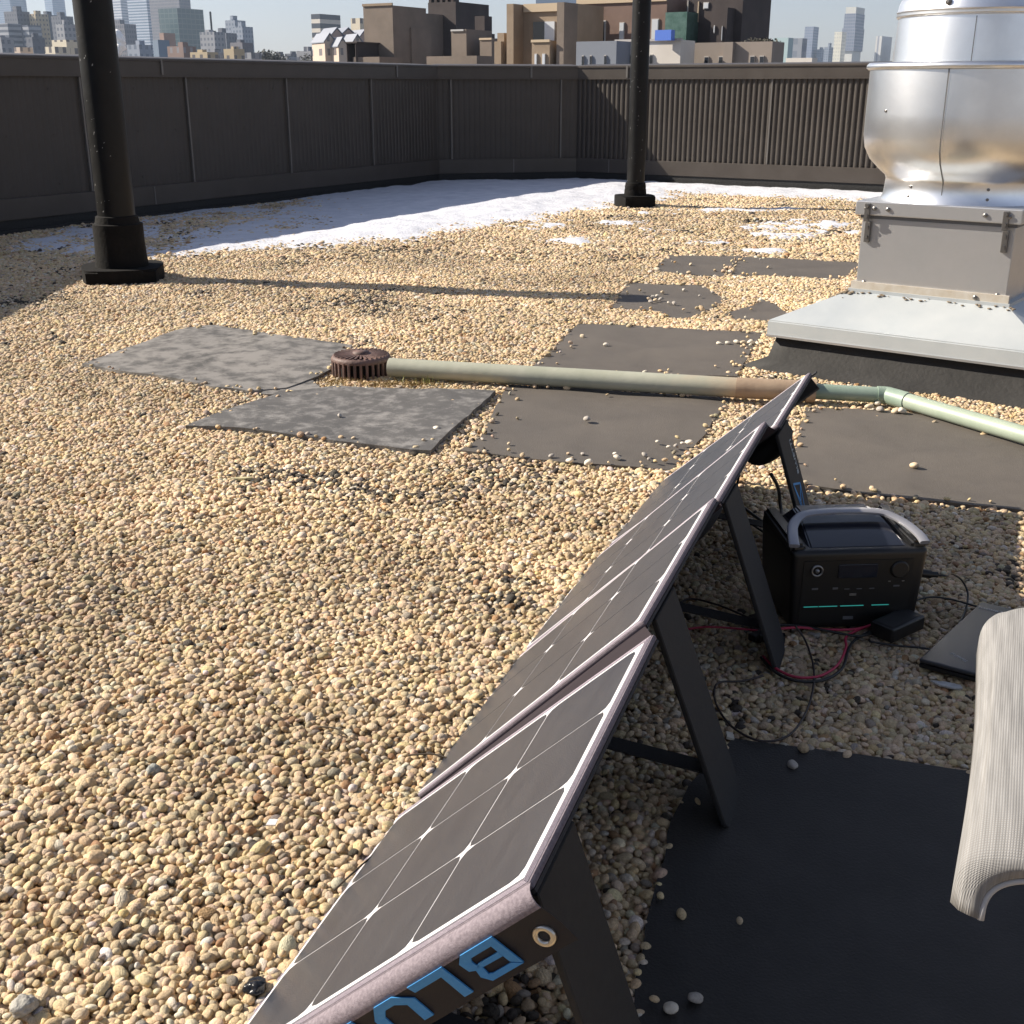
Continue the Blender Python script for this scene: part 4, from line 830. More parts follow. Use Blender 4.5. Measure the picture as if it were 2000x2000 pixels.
me = text_mesh('Lenovo', .016, .0003); o = link('lid_lettering', me, M_chrome, lid); o.matrix_local = Matrix.Translation((Lw - .030, -.052, .0184)) @ Matrix.Rotation(R(90), 4, 'Z')
me = text_mesh('ThinkPad', .011, .0003); o = link('lid_lettering', me, M_chrome, lid); o.matrix_local = Matrix.Translation((.040, -.075, .0184)) @ Matrix.Rotation(R(62), 4, 'Z')

# ---------------------------------------------------------------- chair with mesh armrest
M_mesh = bpy.data.materials.new('woven_mesh'); M_mesh.use_nodes = True; nt = M_mesh.node_tree; b = nt.nodes['Principled BSDF']; b.inputs['Roughness'].default_value = .85
uvn = nt.nodes.new('ShaderNodeUVMap'); sep = nt.nodes.new('ShaderNodeSeparateXYZ'); nt.links.new(uvn.outputs[0], sep.inputs[0])
def stripes(src, freq):
    m1_ = N(nt, 'ShaderNodeMath', op='MULTIPLY', i1=freq); nt.links.new(src, m1_.inputs[0]); s1 = N(nt, 'ShaderNodeMath', op='SINE'); nt.links.new(m1_.outputs[0], s1.inputs[0]); a1 = N(nt, 'ShaderNodeMath', op='ABSOLUTE'); nt.links.new(s1.outputs[0], a1.inputs[0]); return a1.outputs[0]
k_ = math.pi / .0019
sa, sb_ = stripes(sep.outputs[0], k_), stripes(sep.outputs[1], k_)
mn = N(nt, 'ShaderNodeMath', op='MULTIPLY'); nt.links.new(sa, mn.inputs[0]); nt.links.new(sb_, mn.inputs[1])
nzf = nt.nodes.new('ShaderNodeTexNoise'); nzf.inputs['Scale'].default_value = 1; nzf.inputs['Detail'].default_value = 4
mpn = nt.nodes.new('ShaderNodeMapping'); mpn.inputs['Scale'].default_value = (260, 14, 1); nt.links.new(uvn.outputs[0], mpn.inputs[0]); nt.links.new(mpn.outputs[0], nzf.inputs['Vector'])
rp = nt.nodes.new('ShaderNodeValToRGB'); rp.color_ramp.elements[0].color = (.20, .19, .18, 1); rp.color_ramp.elements[1].color = (.245, .243, .240, 1); rp.color_ramp.elements[0].position = .03; rp.color_ramp.elements[1].position = .42; nt.links.new(mn.outputs[0], rp.inputs[0])
vmx = nt.nodes.new('ShaderNodeVectorMath'); vmx.operation = 'SCALE'; mrx = nt.nodes.new('ShaderNodeMapRange'); mrx.inputs['From Min'].default_value = .3; mrx.inputs['From Max'].default_value = .7; mrx.inputs['To Min'].default_value = .78; mrx.inputs['To Max'].default_value = 1.2
nt.links.new(nzf.outputs['Fac'], mrx.inputs['Value']); nt.links.new(rp.outputs[0], vmx.inputs[0]); nt.links.new(mrx.outputs[0], vmx.inputs['Scale']); nt.links.new(vmx.outputs[0], b.inputs['Base Color'])
bpx = nt.nodes.new('ShaderNodeBump'); bpx.inputs['Distance'].default_value = .0003; nt.links.new(mn.outputs[0], bpx.inputs['Height']); nt.links.new(bpx.outputs[0], b.inputs['Normal'])
ZA = .45
e0, e1 = Vector(G(1797, 1672, ZA)), Vector(G(1845, 1236, ZA)); ax_ = (e1 - e0).normalized(); La = (e1 - e0).length; ch_ang = math.atan2(ax_.y, ax_.x) - math.pi / 2
chair = thing('camp_chair', 'chair with pale grey woven mesh armrest sleeve at the right edge', 'chair', (e0.x, e0.y, 0), ch_ang)
# local: +y forward along the sleeve, +x to the right
Wd = .135; NS, NA = 60, 40
bm = bmesh.new(); uvl = bm.loops.layers.uv.new('UVMap'); grid_v = []
Ltot = La + .075
for i in range(NS + 1):
    s_ = i / NS; y = -.0 + s_ * Ltot
    # far end rounds off, near end droops
    far = max(0, (y - La + .005) / (Ltot - La + .005)); 
    inset = Wd * .5 * (1 - math.sqrt(max(0, 1 - far ** 2))) * .98
    row = []
    for j in range(NA + 1):
        a = j / NA; th = math.pi * a; x = Wd * .5 - (Wd * .5 - inset) * math.cos(th)
        drop = .050 * (1 - math.sin(th) ** .42)
        near = max(0, 1 - y / .045); yy = y
        archy = .050 * math.sin(th) ** .8            # hem arches back in the middle
        z = ZA + .052 - drop - .016 * near ** 2 - .018 * far ** 2
        if j < 3: z -= 0
        row.append((bm.verts.new((x + .004 * math.sin(9 * y) * (1 if j < 8 else 0), yy, z + .0012 * mnoise.noise(Vector((x * 30, y * 12, 1))))), (x, y)))
    if i == 0:
        for (ri, hh, yv, dz) in ((.68, .034, -.008, 0), (.72, .038, -.0105, .001), (.80, .044, -.0105, .002), (.91, .048, -.006, .001)):
            rw = []
            for j in range(NA + 1):
                a = j / NA; th = math.pi * a; x = Wd * .5 - Wd * .5 * ri * math.cos(th); base_z = ZA - .016
                zz = base_z + hh * math.sin(th) ** .62 + dz; rw.append((bm.verts.new((x, yv + .030 * math.sin(th) ** .7 * (1 - ri) * 1.6, zz)), (x, yv * 2)))
            grid_v.append(rw)
    grid_v.append(row)
for i in range(len(grid_v) - 1):
    for j in range(NA):
        q4 = [grid_v[i][j], grid_v[i][j + 1], grid_v[i + 1][j + 1], grid_v[i + 1][j]]
        try: f = bm.faces.new([v for v, _ in q4])
        except ValueError: continue
        for lp, (_, uv) in zip(f.loops, q4): lp[uvl].uv = uv
me = bpy.data.meshes.new('armrest_sleeve'); bm.to_mesh(me); bm.free(); arm = link('armrest_sleeve', me, M_mesh, chair, smooth=True)
sol = arm.modifiers.new('thick', 'SOLIDIFY'); sol.thickness = .0035; sol.offset = -1
hem = [row[0] for row in [[(v.co.copy() if v.is_valid else None) for v, _ in []]] if row] if False else None
# hem piping on the near edge
bm = bmesh.new(); pts = []
for j in range(NA + 1):
    th = math.pi * j / NA; x = Wd * .5 - Wd * .5 * .68 * math.cos(th); pts.append((x, -.008 + .030 * math.sin(th) ** .7 * .51, ZA - .016 + .034 * math.sin(th) ** .62 - .001))
tube(bm, pts, .0026, 8); obj('hem_piping', bm, mat('hem_cloth', (.42, .41, .40), .8), arm, smooth=True)
bm = bmesh.new(); lathe(bm, [(.014, 0), (.0138, .003), (.010, .0055), (.0001, .0065)], 24, Matrix.Translation((.079, La - .075, ZA + .051))); obj('rivet', bm, M_hnd, chair, smooth=True)
M_frm = mat('chair_tube', (.25, .26, .28), .3, .9)
bm = bmesh.new(); tube(bm, [(.088, .03, ZA + .028), (.088, Ltot - .03, ZA + .028)], .011, 14); obj('arm_tube', bm, M_frm, chair, smooth=True)
for yy0, yy1 in ((.10, .42), (.42, .10)):
    bm = bmesh.new(); tube(bm, [(.17, yy0, .012), (.15, (yy0 + yy1) / 2, .22), (.115, yy1, ZA + .01)], .010, 12); obj('leg', bm, M_frm, chair, smooth=True)
    bm = bmesh.new(); tube(bm, [(.63, yy0, .012), (.66, (yy0 + yy1) / 2, .22), (.70, yy1, ZA + .01)], .010, 12); obj('leg', bm, M_frm, chair, smooth=True)
bm = bmesh.new(); seat = []
for i in range(9):
    for j in range(9):
        seat.append(bm.verts.new((.19 + .43 * i / 8, .02 + .42 * j / 8, .34 - .05 * math.sin(math.pi * i / 8) + .03 * j / 8)))
for i in range(8):
    for j in range(8): bm.faces.new((seat[i * 9 + j], seat[i * 9 + j + 1], seat[(i + 1) * 9 + j + 1], seat[(i + 1) * 9 + j]))
obj('seat', bm, mat('seat_mesh', (.40, .39, .375), .85), chair, smooth=True)

# ---------------------------------------------------------------- odd bits on the gravel
q = G(455, 903, .01); bm = bmesh.new(); prism(bm, [(-.030, -.006), (.010, -.009), (.030, -.003), (.028, .006), (-.008, .009), (-.028, .004)], 0, .007, Matrix.Translation((q[0], q[1], .006)) @ Matrix.Rotation(.15, 4, 'Z')); bmesh.ops.bevel(bm, geom=bm.edges[:], offset=.0015, segments=2, affect='EDGES')
tag(obj('wood_chip', bm, mat('pale_wood', (.52, .47, .28), .7, col2=(.38, .33, .18), nscale=60)), 'flat pale yellow wood chip on the open gravel below the speckled mat', 'wood chip')
def lump(px, py, s, m, nm, label, cat, fl=.7):
    q = G(px, py, .008); bm = bmesh.new(); bmesh.ops.create_icosphere(bm, subdivisions=4, radius=s)
    for v in bm.verts: v.co *= 1 + .35 * mnoise.noise(v.co * (1.2 / s) + Vector((px, 0, 0))) + .12 * mnoise.noise(v.co * (5 / s)); v.co.z *= fl
    o = obj(nm, bm, m, smooth=True); o.location = (q[0], q[1], .008); return tag(o, label, cat)
lump(482, 1862, .0125, mat('glossy_tar', (.010, .010, .012), .25, bump=.001, bscale=200), 'tar_lump', 'shiny black tar lump beside the lower panel corner', 'tar lump')
lump(45, 1897, .014, mat('old_concrete', (.26, .25, .22), .9, col2=(.4, .38, .34), nscale=200, bump=.002, bscale=300), 'concrete_crumb', 'rough grey concrete crumb near the bottom left corner', 'concrete crumb')
lump(290, 1452, .011, mat('old_concrete_b', (.22, .23, .2), .9, col2=(.36, .36, .33), nscale=200, bump=.002, bscale=300), 'concrete_crumb', 'rough grey green concrete crumb among the pebbles left of centre', 'concrete crumb')
q = G(513, 1551, .012); bm = bmesh.new(); prism(bm, [(-.009, -.003), (.004, -.006), (.009, .003), (-.003, .006)], 0, .003, Matrix.Translation((q[0], q[1], .010)) @ Matrix.Rotation(.3, 4, 'Z') @ Matrix.Rotation(.3, 4, 'X')); tag(obj('white_chip', bm, mat('white_plastic', (.85, .85, .85), .5)), 'tiny bright white chip on the pebbles left of the panel', 'chip')
q = G(1376, 1388, .01); bm = bmesh.new(); prism(bm, [(-.007, -.010), (.006, -.009), (.007, .010), (-.005, .009)], 0, .004, Matrix.Translation((q[0], q[1], .008)) @ Matrix.Rotation(.3, 4, 'Y')); tag(obj('pale_chip', bm, mat('pale_chip_skin', (.5, .46, .38), .7)), 'small pale square chip beside the kickstand at the black mat edge', 'chip')
q = G(1787, 1290, .01); bm = bmesh.new(); prism(bm, [(-.028, .006), (-.012, -.006), (.012, -.010), (.026, -.004), (.022, .006), (0, .010)], 0, .003, Matrix.Translation((q[0], q[1], .006)) @ Matrix.Rotation(-.35, 4, 'Z')); tag(obj('plastic_shard', bm, mat('dull_clear_plastic', (.34, .34, .33), .3, col2=(.5, .5, .48), nscale=90)), 'dull pale plastic shard poking out from under the laptop', 'plastic shard')
M_twig = mat('twig_bark', (.06, .045, .03), .9)
for (a, b_, lab) in (((630, 1680), (720, 1600), 'thin dark twig touching the lower panel edge'), ((770, 1425), (850, 1432), 'short dark twig lying on pebbles left of the first panel seam'), ((600, 1371), (655, 1388), 'short dark twig on the gravel near the middle')):
    p0, p1_ = G3(*a, .012), G3(*b_, .014); bm = bmesh.new(); tube(bm, spline([p0, p0.lerp(p1_, .5) + Vector((.004, .004, .003)), p1_], 5), [.0014] * 10 + [.0008], 6); tag(obj('twig', bm, M_twig, smooth=True), lab, 'twig')

# ---------------------------------------------------------------- the city beyond
CP = math.cos(PITCH); YB = -46
def col_x(px, Y): return (px * 2000 / 1932 - 1000) / FPX * Y * CP
def ztop(py, Y): return atY(966, py, Y)[1]
FDL, FDR = Vector((-.851, .524)), Vector((.524, .851))
def solve(P, D, px):     # length along D from P so that it shows at column px
    k = (px * 2000 / 1932 - 1000) / FPX * CP
    return (P.x - k * P.y) / (k * D.y - D.x)
def block(px0, pxm, px1, py, Y, m, parent=None, name='tower', label=None, cat='building', grp=None, zbase=YB, dmin=6, dmax=60, part='wall', on=None, e=.5):
    """box whose near corner shows at column pxm, its sunny face spanning px0..pxm and its shaded face pxm..px1"""
    P = Vector((col_x(pxm, Y), Y)); a = min(max(solve(P, FDL, px0), 1), 400); b = min(max(solve(P, FDR, px1), dmin), dmax) if px1 > pxm + .5 else dmin
    if on is not None:      # a bay standing e metres proud of another block's sunny face
        k = (pxm * 2000 / 1932 - 1000) / FPX * CP; P0 = on[5]; t_ = (P0.x - k * P0.y) / (k * FDL.y - FDL.x); P = P0 + FDL * t_ - FDR * e; Y = P.y
        a = min(max(solve(P, FDL, px0), .5), 400); b = e + .3
    z1 = ztop(py, Y)
    if parent is None:
        parent = thing(name, label, cat, (P.x, P.y, zbase), math.atan2(-FDL.y, -FDL.x), grp); own = True; org = P; z0 = zbase
    else: own = False; org = Vector(parent.location[:2]); z0 = parent.location.z
    # local axes: x = -FDL, y = FDR
    d_ = P - org; lx = d_.dot(-FDL); ly = d_.dot(FDR)
    bm = bmesh.new(); box(bm, lx - a, lx, ly, ly + b, zbase - z0, z1 - z0); w_ = obj(part, bm, m, parent)
    return parent, w_, (lx, ly, a, b, z1 - z0, P)
def facebox(parent, info, u0, u1, z0, z1, dep, m, name, face='L', up=None):
    """add-on on a face; u runs 0..1 across the face from its outer edge to the near corner, z in metres below the top"""
    lx, ly, a, b, zt_ = info[:5]; bm = bmesh.new()
    if face == 'L': box(bm, lx - a + u0 * a, lx - a + u1 * a, ly - dep, ly + .05, zt_ - z1, zt_ - z0)
    else: box(bm, lx - .05, lx + dep, ly + u0 * b, ly + u1 * b, zt_ - z1, zt_ - z0)
    return obj(name, bm, m, up or parent)
gl_p = facade('hazy_glass', (.30, .36, .46), (.20, .28, .40), 3, 4, .8, .7, .4, .2)  # pale tint includes distance haze painted into the facade
gl_b = facade('blue_glass', (.22, .27, .36), (.14, .19, .28), 3, 4, .8, .75, .35, .15)
wh_s = facade('white_striped', (.52, .54, .58), (.22, .26, .34), 3, 3.9, .7, .45, .5, .2, band=True)
gl_s = facade('striped_glass', (.42, .47, .55), (.14, .19, .27), 3, 3.6, .7, .5, .4, .2, band=True)
dkp = facade('dark_slab', (.16, .16, .19), (.11, .12, .15), 2.4, 3.6, .6, .55)
grn = facade('green_glass', (.10, .14, .15), (.07, .11, .12), 5, 4, .85, .8, .3, .12)
slate = facade('slate', (.10, .11, .14), (.07, .08, .11), 3, 3.4, .5, .5)
gband = facade('grey_bands', (.30, .32, .36), (.09, .10, .13), 3, 3.6, .7, .5, band=True)
tanw = facade('tan_windows', (.42, .34, .22), (.12, .11, .11), 3.2, 3.4, .4, .45)
crm = facade('cream_windows', (.62, .56, .44), (.14, .13, .13), 3.0, 3.8, .45, .5)
brk = facade('brick_windows', (.22, .15, .13), (.26, .26, .28), 3.2, 3.6, .35, .5)
grw = facade('grey_windows', (.25, .26, .29), (.11, .12, .15), 3.2, 3.4, .5, .5)
pnk = facade('pink_stone_windows', (.52, .42, .34), (.16, .14, .14), 3.0, 3.4, .35, .5)
blu = facade('bluish_windows', (.24, .28, .35), (.14, .17, .22), 3.2, 3.4, .5, .5)
far = [  # farther buildings carry some haze in their paler, bluer colours
 (-14, 4, 16, -30, 2600, gl_p, 'pale glass tower cut by the left picture edge'),
 (16, 40, 70, -60, 2400, gl_b, 'tall pale blue tower rising out of frame, second from left'),
 (104, 118, 137, -50, 2500, gl_p, 'hazy pale tower half hidden behind the thick pole'),
 (203, 244, 254, -40, 1900, wh_s, 'white tower with thin horizontal stripes right of the thick pole'),
 (256, 292, 299, -45, 1700, gl_s, 'blue glass striped tower beside the dark purple slab'),
 (297, 352, 369, -30, 1500, dkp, 'broad dark purple grey slab rising out of frame'),
 (312, 347, 395, 15, 1050, grn, 'dark green glass block with a flat roof'),
 (12, 30, 36, 44, 900, gband, 'grey banded block low at the far left'),
 (26, 50, 59, 21, 1000, slate, 'dark slate tower at the far left'),
 (57, 68, 73, 47, 900, gband, 'narrow white and dark banded block left of the thick pole'),
 (72, 84, 88, 26, 1000, tanw, 'narrow tan tower left of the thick pole'),
 (86, 106, 114, 28, 1020, slate, 'dark grey block left of the thick pole'),
 (112, 130, 138, 30, 980, slate, 'dark block touching the thick pole'),
 (119, 134, 142, 45, 760, grw, 'grey tan block just left of the thick pole'),
 (60, 72, 78, 70, 650, slate, 'low dark block behind the cream building'),
 (0, 14, 20, 70, 560, grw, 'small grey block at the left picture edge above the wall'),
 (36, 47, 50, 89, 420, pnk, 'tiny pinkish low building above the wall at far left'),
 (208, 246, 262, 45, 1000, dkp, 'dark purple block behind the steam plume'),
 (247, 270, 295, 84, 520, blu, 'small pale blue low building above the wall'),
 (296, 306, 322, 75, 480, mat('blue_grey_wall', (.17, .23, .31), .7), 'plain blue grey gable wall'),
 (310, 318, 330, 62, 700, mat('terracotta_wall', (.30, .20, .16), .8), 'small reddish stub building by the green glass block'),
 (322, 352, 376, 87, 430, brk, 'low brown brick building with pale windows'),
 (385, 412, 418, 60, 820, grw, 'grey mid height block right of the green glass block'),
 (410, 434, 440, 62, 900, slate, 'dark block behind the two tan roofs'),
 (434, 452, 455, 38, 1000, blu, 'bluish tower top with a stepped roof'),
 (444, 465, 470, 50, 960, blu, 'bluish shoulder block at the right of the skyline cluster'),
 (364, 396, 405, 98, 380, tanw, 'low tan building with three windows above the wall'),
 (396, 412, 418, 100, 400, grw, 'low grey annex right of the low tan building'),
 (427, 446, 452, 92, 390, tanw, 'small tan cube building with bluish neighbour'),
 (440, 463, 477, 80, 430, dkp, 'small purple grey block above the tan cube'),
 (466, 478, 486, 99, 360, grw, 'tiny pale block ending the left skyline cluster'),
 (541, 552, 556, 101, 700, slate, 'tiny dark low block in the wide sky gap'),
 (486, 498, 503, 103, 520, grw, 'lowest grey rooftop right of the left skyline cluster'),
 (512, 534, 540, 105, 640, slate, 'very low dark rooftop line under the winter trees'),
 (520, 545, 560, 107, 450, gband, 'low banded rooftop in the middle of the sky gap'),
 (563, 590, 607, 96, 420, grw, 'low grey block left of the striped tower'),
 (594, 610, 648, 26, 650, facade('white_dark_bands', (.62, .58, .52), (.07, .08, .10), 3, 4.4, .7, .55, band=True), 'slim tower with white and dark bands left of the big tan block'),
 (667, 684, 692, 34, 380, crm, 'cream stone tower with a dark cap beside the big tan block'),
 (885, 894, 898, 32, 900, blu, 'hazy pale tower seen between dark rooftops'),
 (1453, 1481, 1482, 71, 300, mat('pale_teal_wall', (.38, .50, .52), .6), 'pale teal glass wall right of the roof terrace'),
 (1486, 1507, 1511, 72, 420, facade('grey_far', (.28, .31, .36), (.22, .25, .30), 3, 4, .5, .5), 'grey far block beside the pale teal wall'),
 (1510, 1526, 1536, 50, 1900, facade('crown_glass', (.26, .30, .38), (.20, .24, .33), 3, 4, .7, .6), 'far blue tower with a notched crown'),
 (1535, 1546, 1552, 93, 1900, blu, 'tiny far grey block right of the notched tower'),
 (1549, 1558, 1563, 89, 1800, blu, 'tiny far bluish twin blocks'),
 (1566, 1580, 1586, 60, 1500, facade('ivory', (.72, .70, .60), (.55, .55, .5), 3, 4, .5, .5), 'pale ivory tower leaning against the stacked blue tower'),
 (1644, 1655, 1674, 68, 1500, facade('white_far', (.66, .66, .64), (.34, .36, .42), 5, 200, .4, 1), 'white slab tower with dark side near the fan'),
 (1683, 1690, 1697, 82, 1500, blu, 'small dark tower half hidden by the fan'),
]
for i, (a, m_, c, py, Y, mt, lab) in enumerate(far):
    t, w_, info = block(a, m_, c, py, Y, mt, name='city_building', label=lab, grp='buildings of the far skyline', dmin=Y * .012, dmax=Y * .08)
    if mt in (slate, grw, dkp, tanw, blu, brk) and Y > 370:
        rr = random.Random(i); u0 = rr.uniform(.1, .5); lx, ly, A_, B_, zt_ = info[:5]
        bm = bmesh.new(); box(bm, lx - A_ * (u0 + .3), lx - A_ * u0, ly + B_ * .2, ly + B_ * .6, zt_, zt_ + Y * .003 * rr.uniform(.5, 1.3)); obj('roof_plant', bm, mt, t)
# stacked blue tower with white head
t, w_, inf = block(1583, 1602, 1618, 13, 1700, facade('stack_white', (.62, .62, .58), (.6, .6, .56), 4, 9, .5, .1), name='city_building', label='tall stacked tower with bright white head left of the fan', grp='buildings of the far skyline', dmin=20, dmax=60, part='head')
bm = bmesh.new(); lx, ly, A_, B_, zt_ = inf[:5]
for k, (dz0, dz1, sh_) in enumerate(((8, 26, 0), (26, 55, 1), (55, 84, -1), (84, 130, 1.5))): box(bm, lx - A_ - sh_ - .8, lx + sh_ + .8, ly - .8 - sh_, ly + B_ + sh_, zt_ - dz1, zt_ - dz0)
obj('body', bm, facade('stack_glass', (.24, .27, .34), (.16, .19, .26), 3, 4, .6, .6), t)
# notches on the crown tower, mast, stepped cream building, gabled houses
t, w_, inf = block(108, 135, 139, 75, 420, crm, name='city_building', label='stepped cream building with square windows left of the thick pole', grp='buildings of the far skyline', dmin=8)
block(93, 112, 116, 88, 405, crm, parent=t, part='wing')
ms = thing('radio_mast', 'thin dark radio mast above the skyline cluster', 'mast', (col_x(408, 860), 860, YB)); bm = bmesh.new(); zt_ = ztop(22, 860) - YB; tube(bm, [(0, 0, 0), (0, 0, zt_)], .7, 6); obj('shaft', bm, M_pole, ms)
bm = bmesh.new()
for f_ in (3, 8, 13): box(bm, -2.5, 2.5, -1.5, 1.5, zt_ - f_ - 2 - 9, zt_ - f_ - 9)
obj('antenna_rack', bm, M_pole, ms)
M_slate = mat('slate_roof', (.20, .22, .27), .6)
gh_t = thing('gabled_house', 'group of pink stone gables with steep blue grey roofs', 'building', (col_x(640, 330), 330, YB))
for k, (x0, x1, ye, yt, dY) in enumerate(((607, 627, 80, 66, 0), (622, 640, 66, 56, 6), (632, 648, 88, 74, -4), (640, 664, 66, 56, 8), (660, 676, 80, 68, -2), (672, 692, 72, 60, 4))):
    Y = 330 + dY; xa, xb = col_x(x0, Y) - gh_t.location.x, col_x(x1, Y) - gh_t.location.x; ze, zt2 = ztop(ye, Y) - YB, ztop(yt, Y) - YB; y0 = dY
    bm = bmesh.new(); Mx = Matrix.Rotation(R(28), 4, 'Z'); sh0 = Matrix.Translation(((xa + xb) / 2, y0, 0)) @ Mx; hw = (xb - xa) / 2 * 1.05
    pts = [(-hw, 0), (hw, 0), (hw, ze), (0, zt2), (-hw, ze)]
    f0 = [bm.verts.new(sh0 @ Vector((x, -4, z))) for x, z in pts]; f1 = [bm.verts.new(sh0 @ Vector((x, 6, z))) for x, z in pts]; bm.faces.new(f0); bm.faces.new(f1[::-1])
    for q_ in range(5): bm.faces.new((f0[q_], f0[(q_ + 1) % 5], f1[(q_ + 1) % 5], f1[q_]))
    gb = obj('gable_wall', bm, pnk if k % 2 == 0 else mat('pink_stone_%d' % k, (.45, .33, .27), .8), gh_t)
    bm = bmesh.new()
    for sgn in (-1, 1):
        a_, b2 = Vector((sgn * (hw + .3), ze - .2)), Vector((0, zt2 + .25)); v = [bm.verts.new(sh0 @ Vector(p)) for p in ((a_.x, -4.2, a_.y), (b2.x, -4.2, b2.y), (b2.x, 6.2, b2.y), (a_.x, 6.2, a_.y))]; bm.faces.new(v)
    e = bmesh.ops.extrude_face_region(bm, geom=bm.faces[:])
    for vv in e['geom']:
        if isinstance(vv, bmesh.types.BMVert): vv.co.z += .25
    obj('roof', bm, M_slate, gb)
# skyline trees in the gap
M_leaf = mat('winter_foliage', (.05, .05, .04), .9, col2=(.09, .085, .07), nscale=1)
def tree(px, py, Y, w_, lab, grp, zb_=YB, r0=None):
    x = col_x(px, Y); t = thing('tree', lab, 'tree', (x, Y, zb_), 0, grp); zt_ = ztop(py, Y) - zb_; bm = bmesh.new(); tube(bm, [(0, 0, 0), (0, 0, zt_ * .75)], [w_ * .05, w_ * .02], 6); obj('trunk', bm, M_twig, t)
    bm = bmesh.new()
    for k in range(420):
        v = Vector((random.gauss(0, 1), random.gauss(0, 1), random.gauss(0, 1))).normalized() * random.random() ** .4; p = Vector((v.x * w_ * .5, v.y * w_ * .5, zt_ - w_ * .42 + v.z * w_ * .42)); p += Vector([mnoise.noise(p * .3) * w_ * .1] * 3)
        s_ = w_ * random.uniform(.02, .06); a, b_ = Vector((random.gauss(0, 1), random.gauss(0, 1), random.gauss(0, 1))).normalized() * s_, Vector((random.gauss(0, 1), random.gauss(0, 1), random.gauss(0, 1))).normalized() * s_
        bm.faces.new([bm.verts.new(p + q_) for q_ in (a, b_, -a, -b_)])
    obj('crown', bm, M_leaf, t)
for px, py, w_, lb in ((504, 93, 6, 'leftmost dark winter tree in the wide sky gap'), (514, 94, 7, 'fullest dark winter tree in the wide sky gap'), (524, 98, 6, 'lower dark tree right of the fullest one in the sky gap'), (535, 101, 6, 'low dark tree beside the tiny dark block in the gap'), (580, 100, 5, 'small tree in front of the low grey block')): tree(px, py, 380, w_, lb, 'skyline trees in the gap')
# steam
bm = bmesh.new(); rr = random.Random(3)
Ys = 700
for k in range(46):
    f = k / 46; px = 222 + 14 * math.sin(f * 2.6) + rr.gauss(0, 1.5); py = 106 - 44 * f; r_ = (1.2 + 2.6 * f * (1 - .45 * f)) * rr.uniform(.6, 1.1)
    bmesh.ops.create_icosphere(bm, subdivisions=2, radius=r_, matrix=Matrix.Translation((col_x(px, Ys) + rr.gauss(0, .5), Ys + rr.gauss(0, 1), ztop(py, Ys))))
for v in bm.verts: v.co += Vector((mnoise.noise(v.co * .5), mnoise.noise(v.co * .5 + Vector((9, 0, 0))), mnoise.noise(v.co * .5 + Vector((0, 9, 0))))) * 1.4
M_steam = mat('steam_white', (.92, .92, .92), 1); struct(tag(obj('steam', bm, M_steam, smooth=True), 'white steam plume rising right of the thick pole', 'steam'), 'stuff')

# nearer tan blocks in the middle
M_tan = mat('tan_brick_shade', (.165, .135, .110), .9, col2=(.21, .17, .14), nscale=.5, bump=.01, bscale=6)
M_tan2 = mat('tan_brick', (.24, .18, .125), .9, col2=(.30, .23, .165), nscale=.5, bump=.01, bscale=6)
M_dkb = mat('brown_and_shaded_brick', (.045, .036, .036), .9, col2=(.065, .052, .05), nscale=.5)  # dark brick, also paints shade on the backlit tower and the recess
M_brn2 = mat('brown_brick', (.16, .105, .085), .9, col2=(.20, .135, .11), nscale=.6)
M_wht = mat('white_render', (.66, .62, .565), .85, col2=(.58, .54, .49), nscale=.3)
M_grt = mat('grey_tan_render', (.22, .19, .165), .9, col2=(.27, .23, .20), nscale=.3)
M_gls = mat('window_glass_dark', (.02, .025, .035), .12)
M_gll = mat('window_pale_blind', (.55, .58, .62), .4)
M_cop = mat('stone_coping', (.50, .40, .28), .8)
M_frm2 = mat('window_frame_grey', (.40, .38, .36), .7)
def windows(par, inf, specs, m, face='L', frame_m=None):
    """frame and pane for each window; u is the fraction across the face, z metres below the roof line"""
    for (u, z0, z1, hw) in specs:
        f = facebox(par, inf, u - hw, u + hw, z0, z1, .06, frame_m or M_frm2, 'window', face)
        facebox(par, inf, u - hw * .78, u + hw * .78, z0 + .05, z1 - .05, .09, m, 'pane', face, up=f)
Y = 110
c1b, w_, i1 = block(691, 745, 764, 10, Y, M_tan, name='tan_block', label='big plain tan brick block with a dark shaded side', dmin=5, dmax=12)
block(745, 764, 774, 29, Y + 5, M_tan, parent=c1b, part='step_wall', dmin=3, dmax=6); block(755, 779, 788, 52, Y + 2, M_tan, parent=c1b, part='lower_step', dmin=3, dmax=6)
block(668, 757, 760, 107, 0, M_tan, parent=c1b, part='terrace_wall', on=i1, e=3)
facebox(c1b, i1, .16, .18, 3.1, 6, 3.2, M_dkb, 'roof_frame'); facebox(c1b, i1, .46, .48, 3.1, 6, 3.2, M_dkb, 'roof_frame'); facebox(c1b, i1, .12, .54, 2.98, 3.1, 3.25, M_dkb, 'roof_frame'); facebox(c1b, i1, -.01, 1.01, -.2, 0, .1, M_tan2, 'coping')
c2b, w_, i2 = block(811, 862, 884, 3, Y + 14, M_dkb, name='dark_tower', label='dark castellated brick tower with tan grooved wings', dmin=6, dmax=16)  # backlit tower, its shade is put into the brick colour
t, w_, i3 = block(798, 838, 843, 25, 0, M_tan, parent=c2b, part='left_wing', on=i2, e=3); block(794, 806, 809, 42, 0, M_tan, parent=c2b, part='left_step', on=i2, e=5)
t3, w3, i4 = block(853, 881, 885, 55, Y - 4, M_tan, parent=c2b, part='right_wing', dmin=4, dmax=8)
block(806, 900, 934, 105, Y - 10, M_tan, parent=c2b, part='terrace_wall')
for u in (.22, .58): facebox(c2b, i3, u - .035, u + .035, .1, 1.5, .04, M_dkb, 'groove')
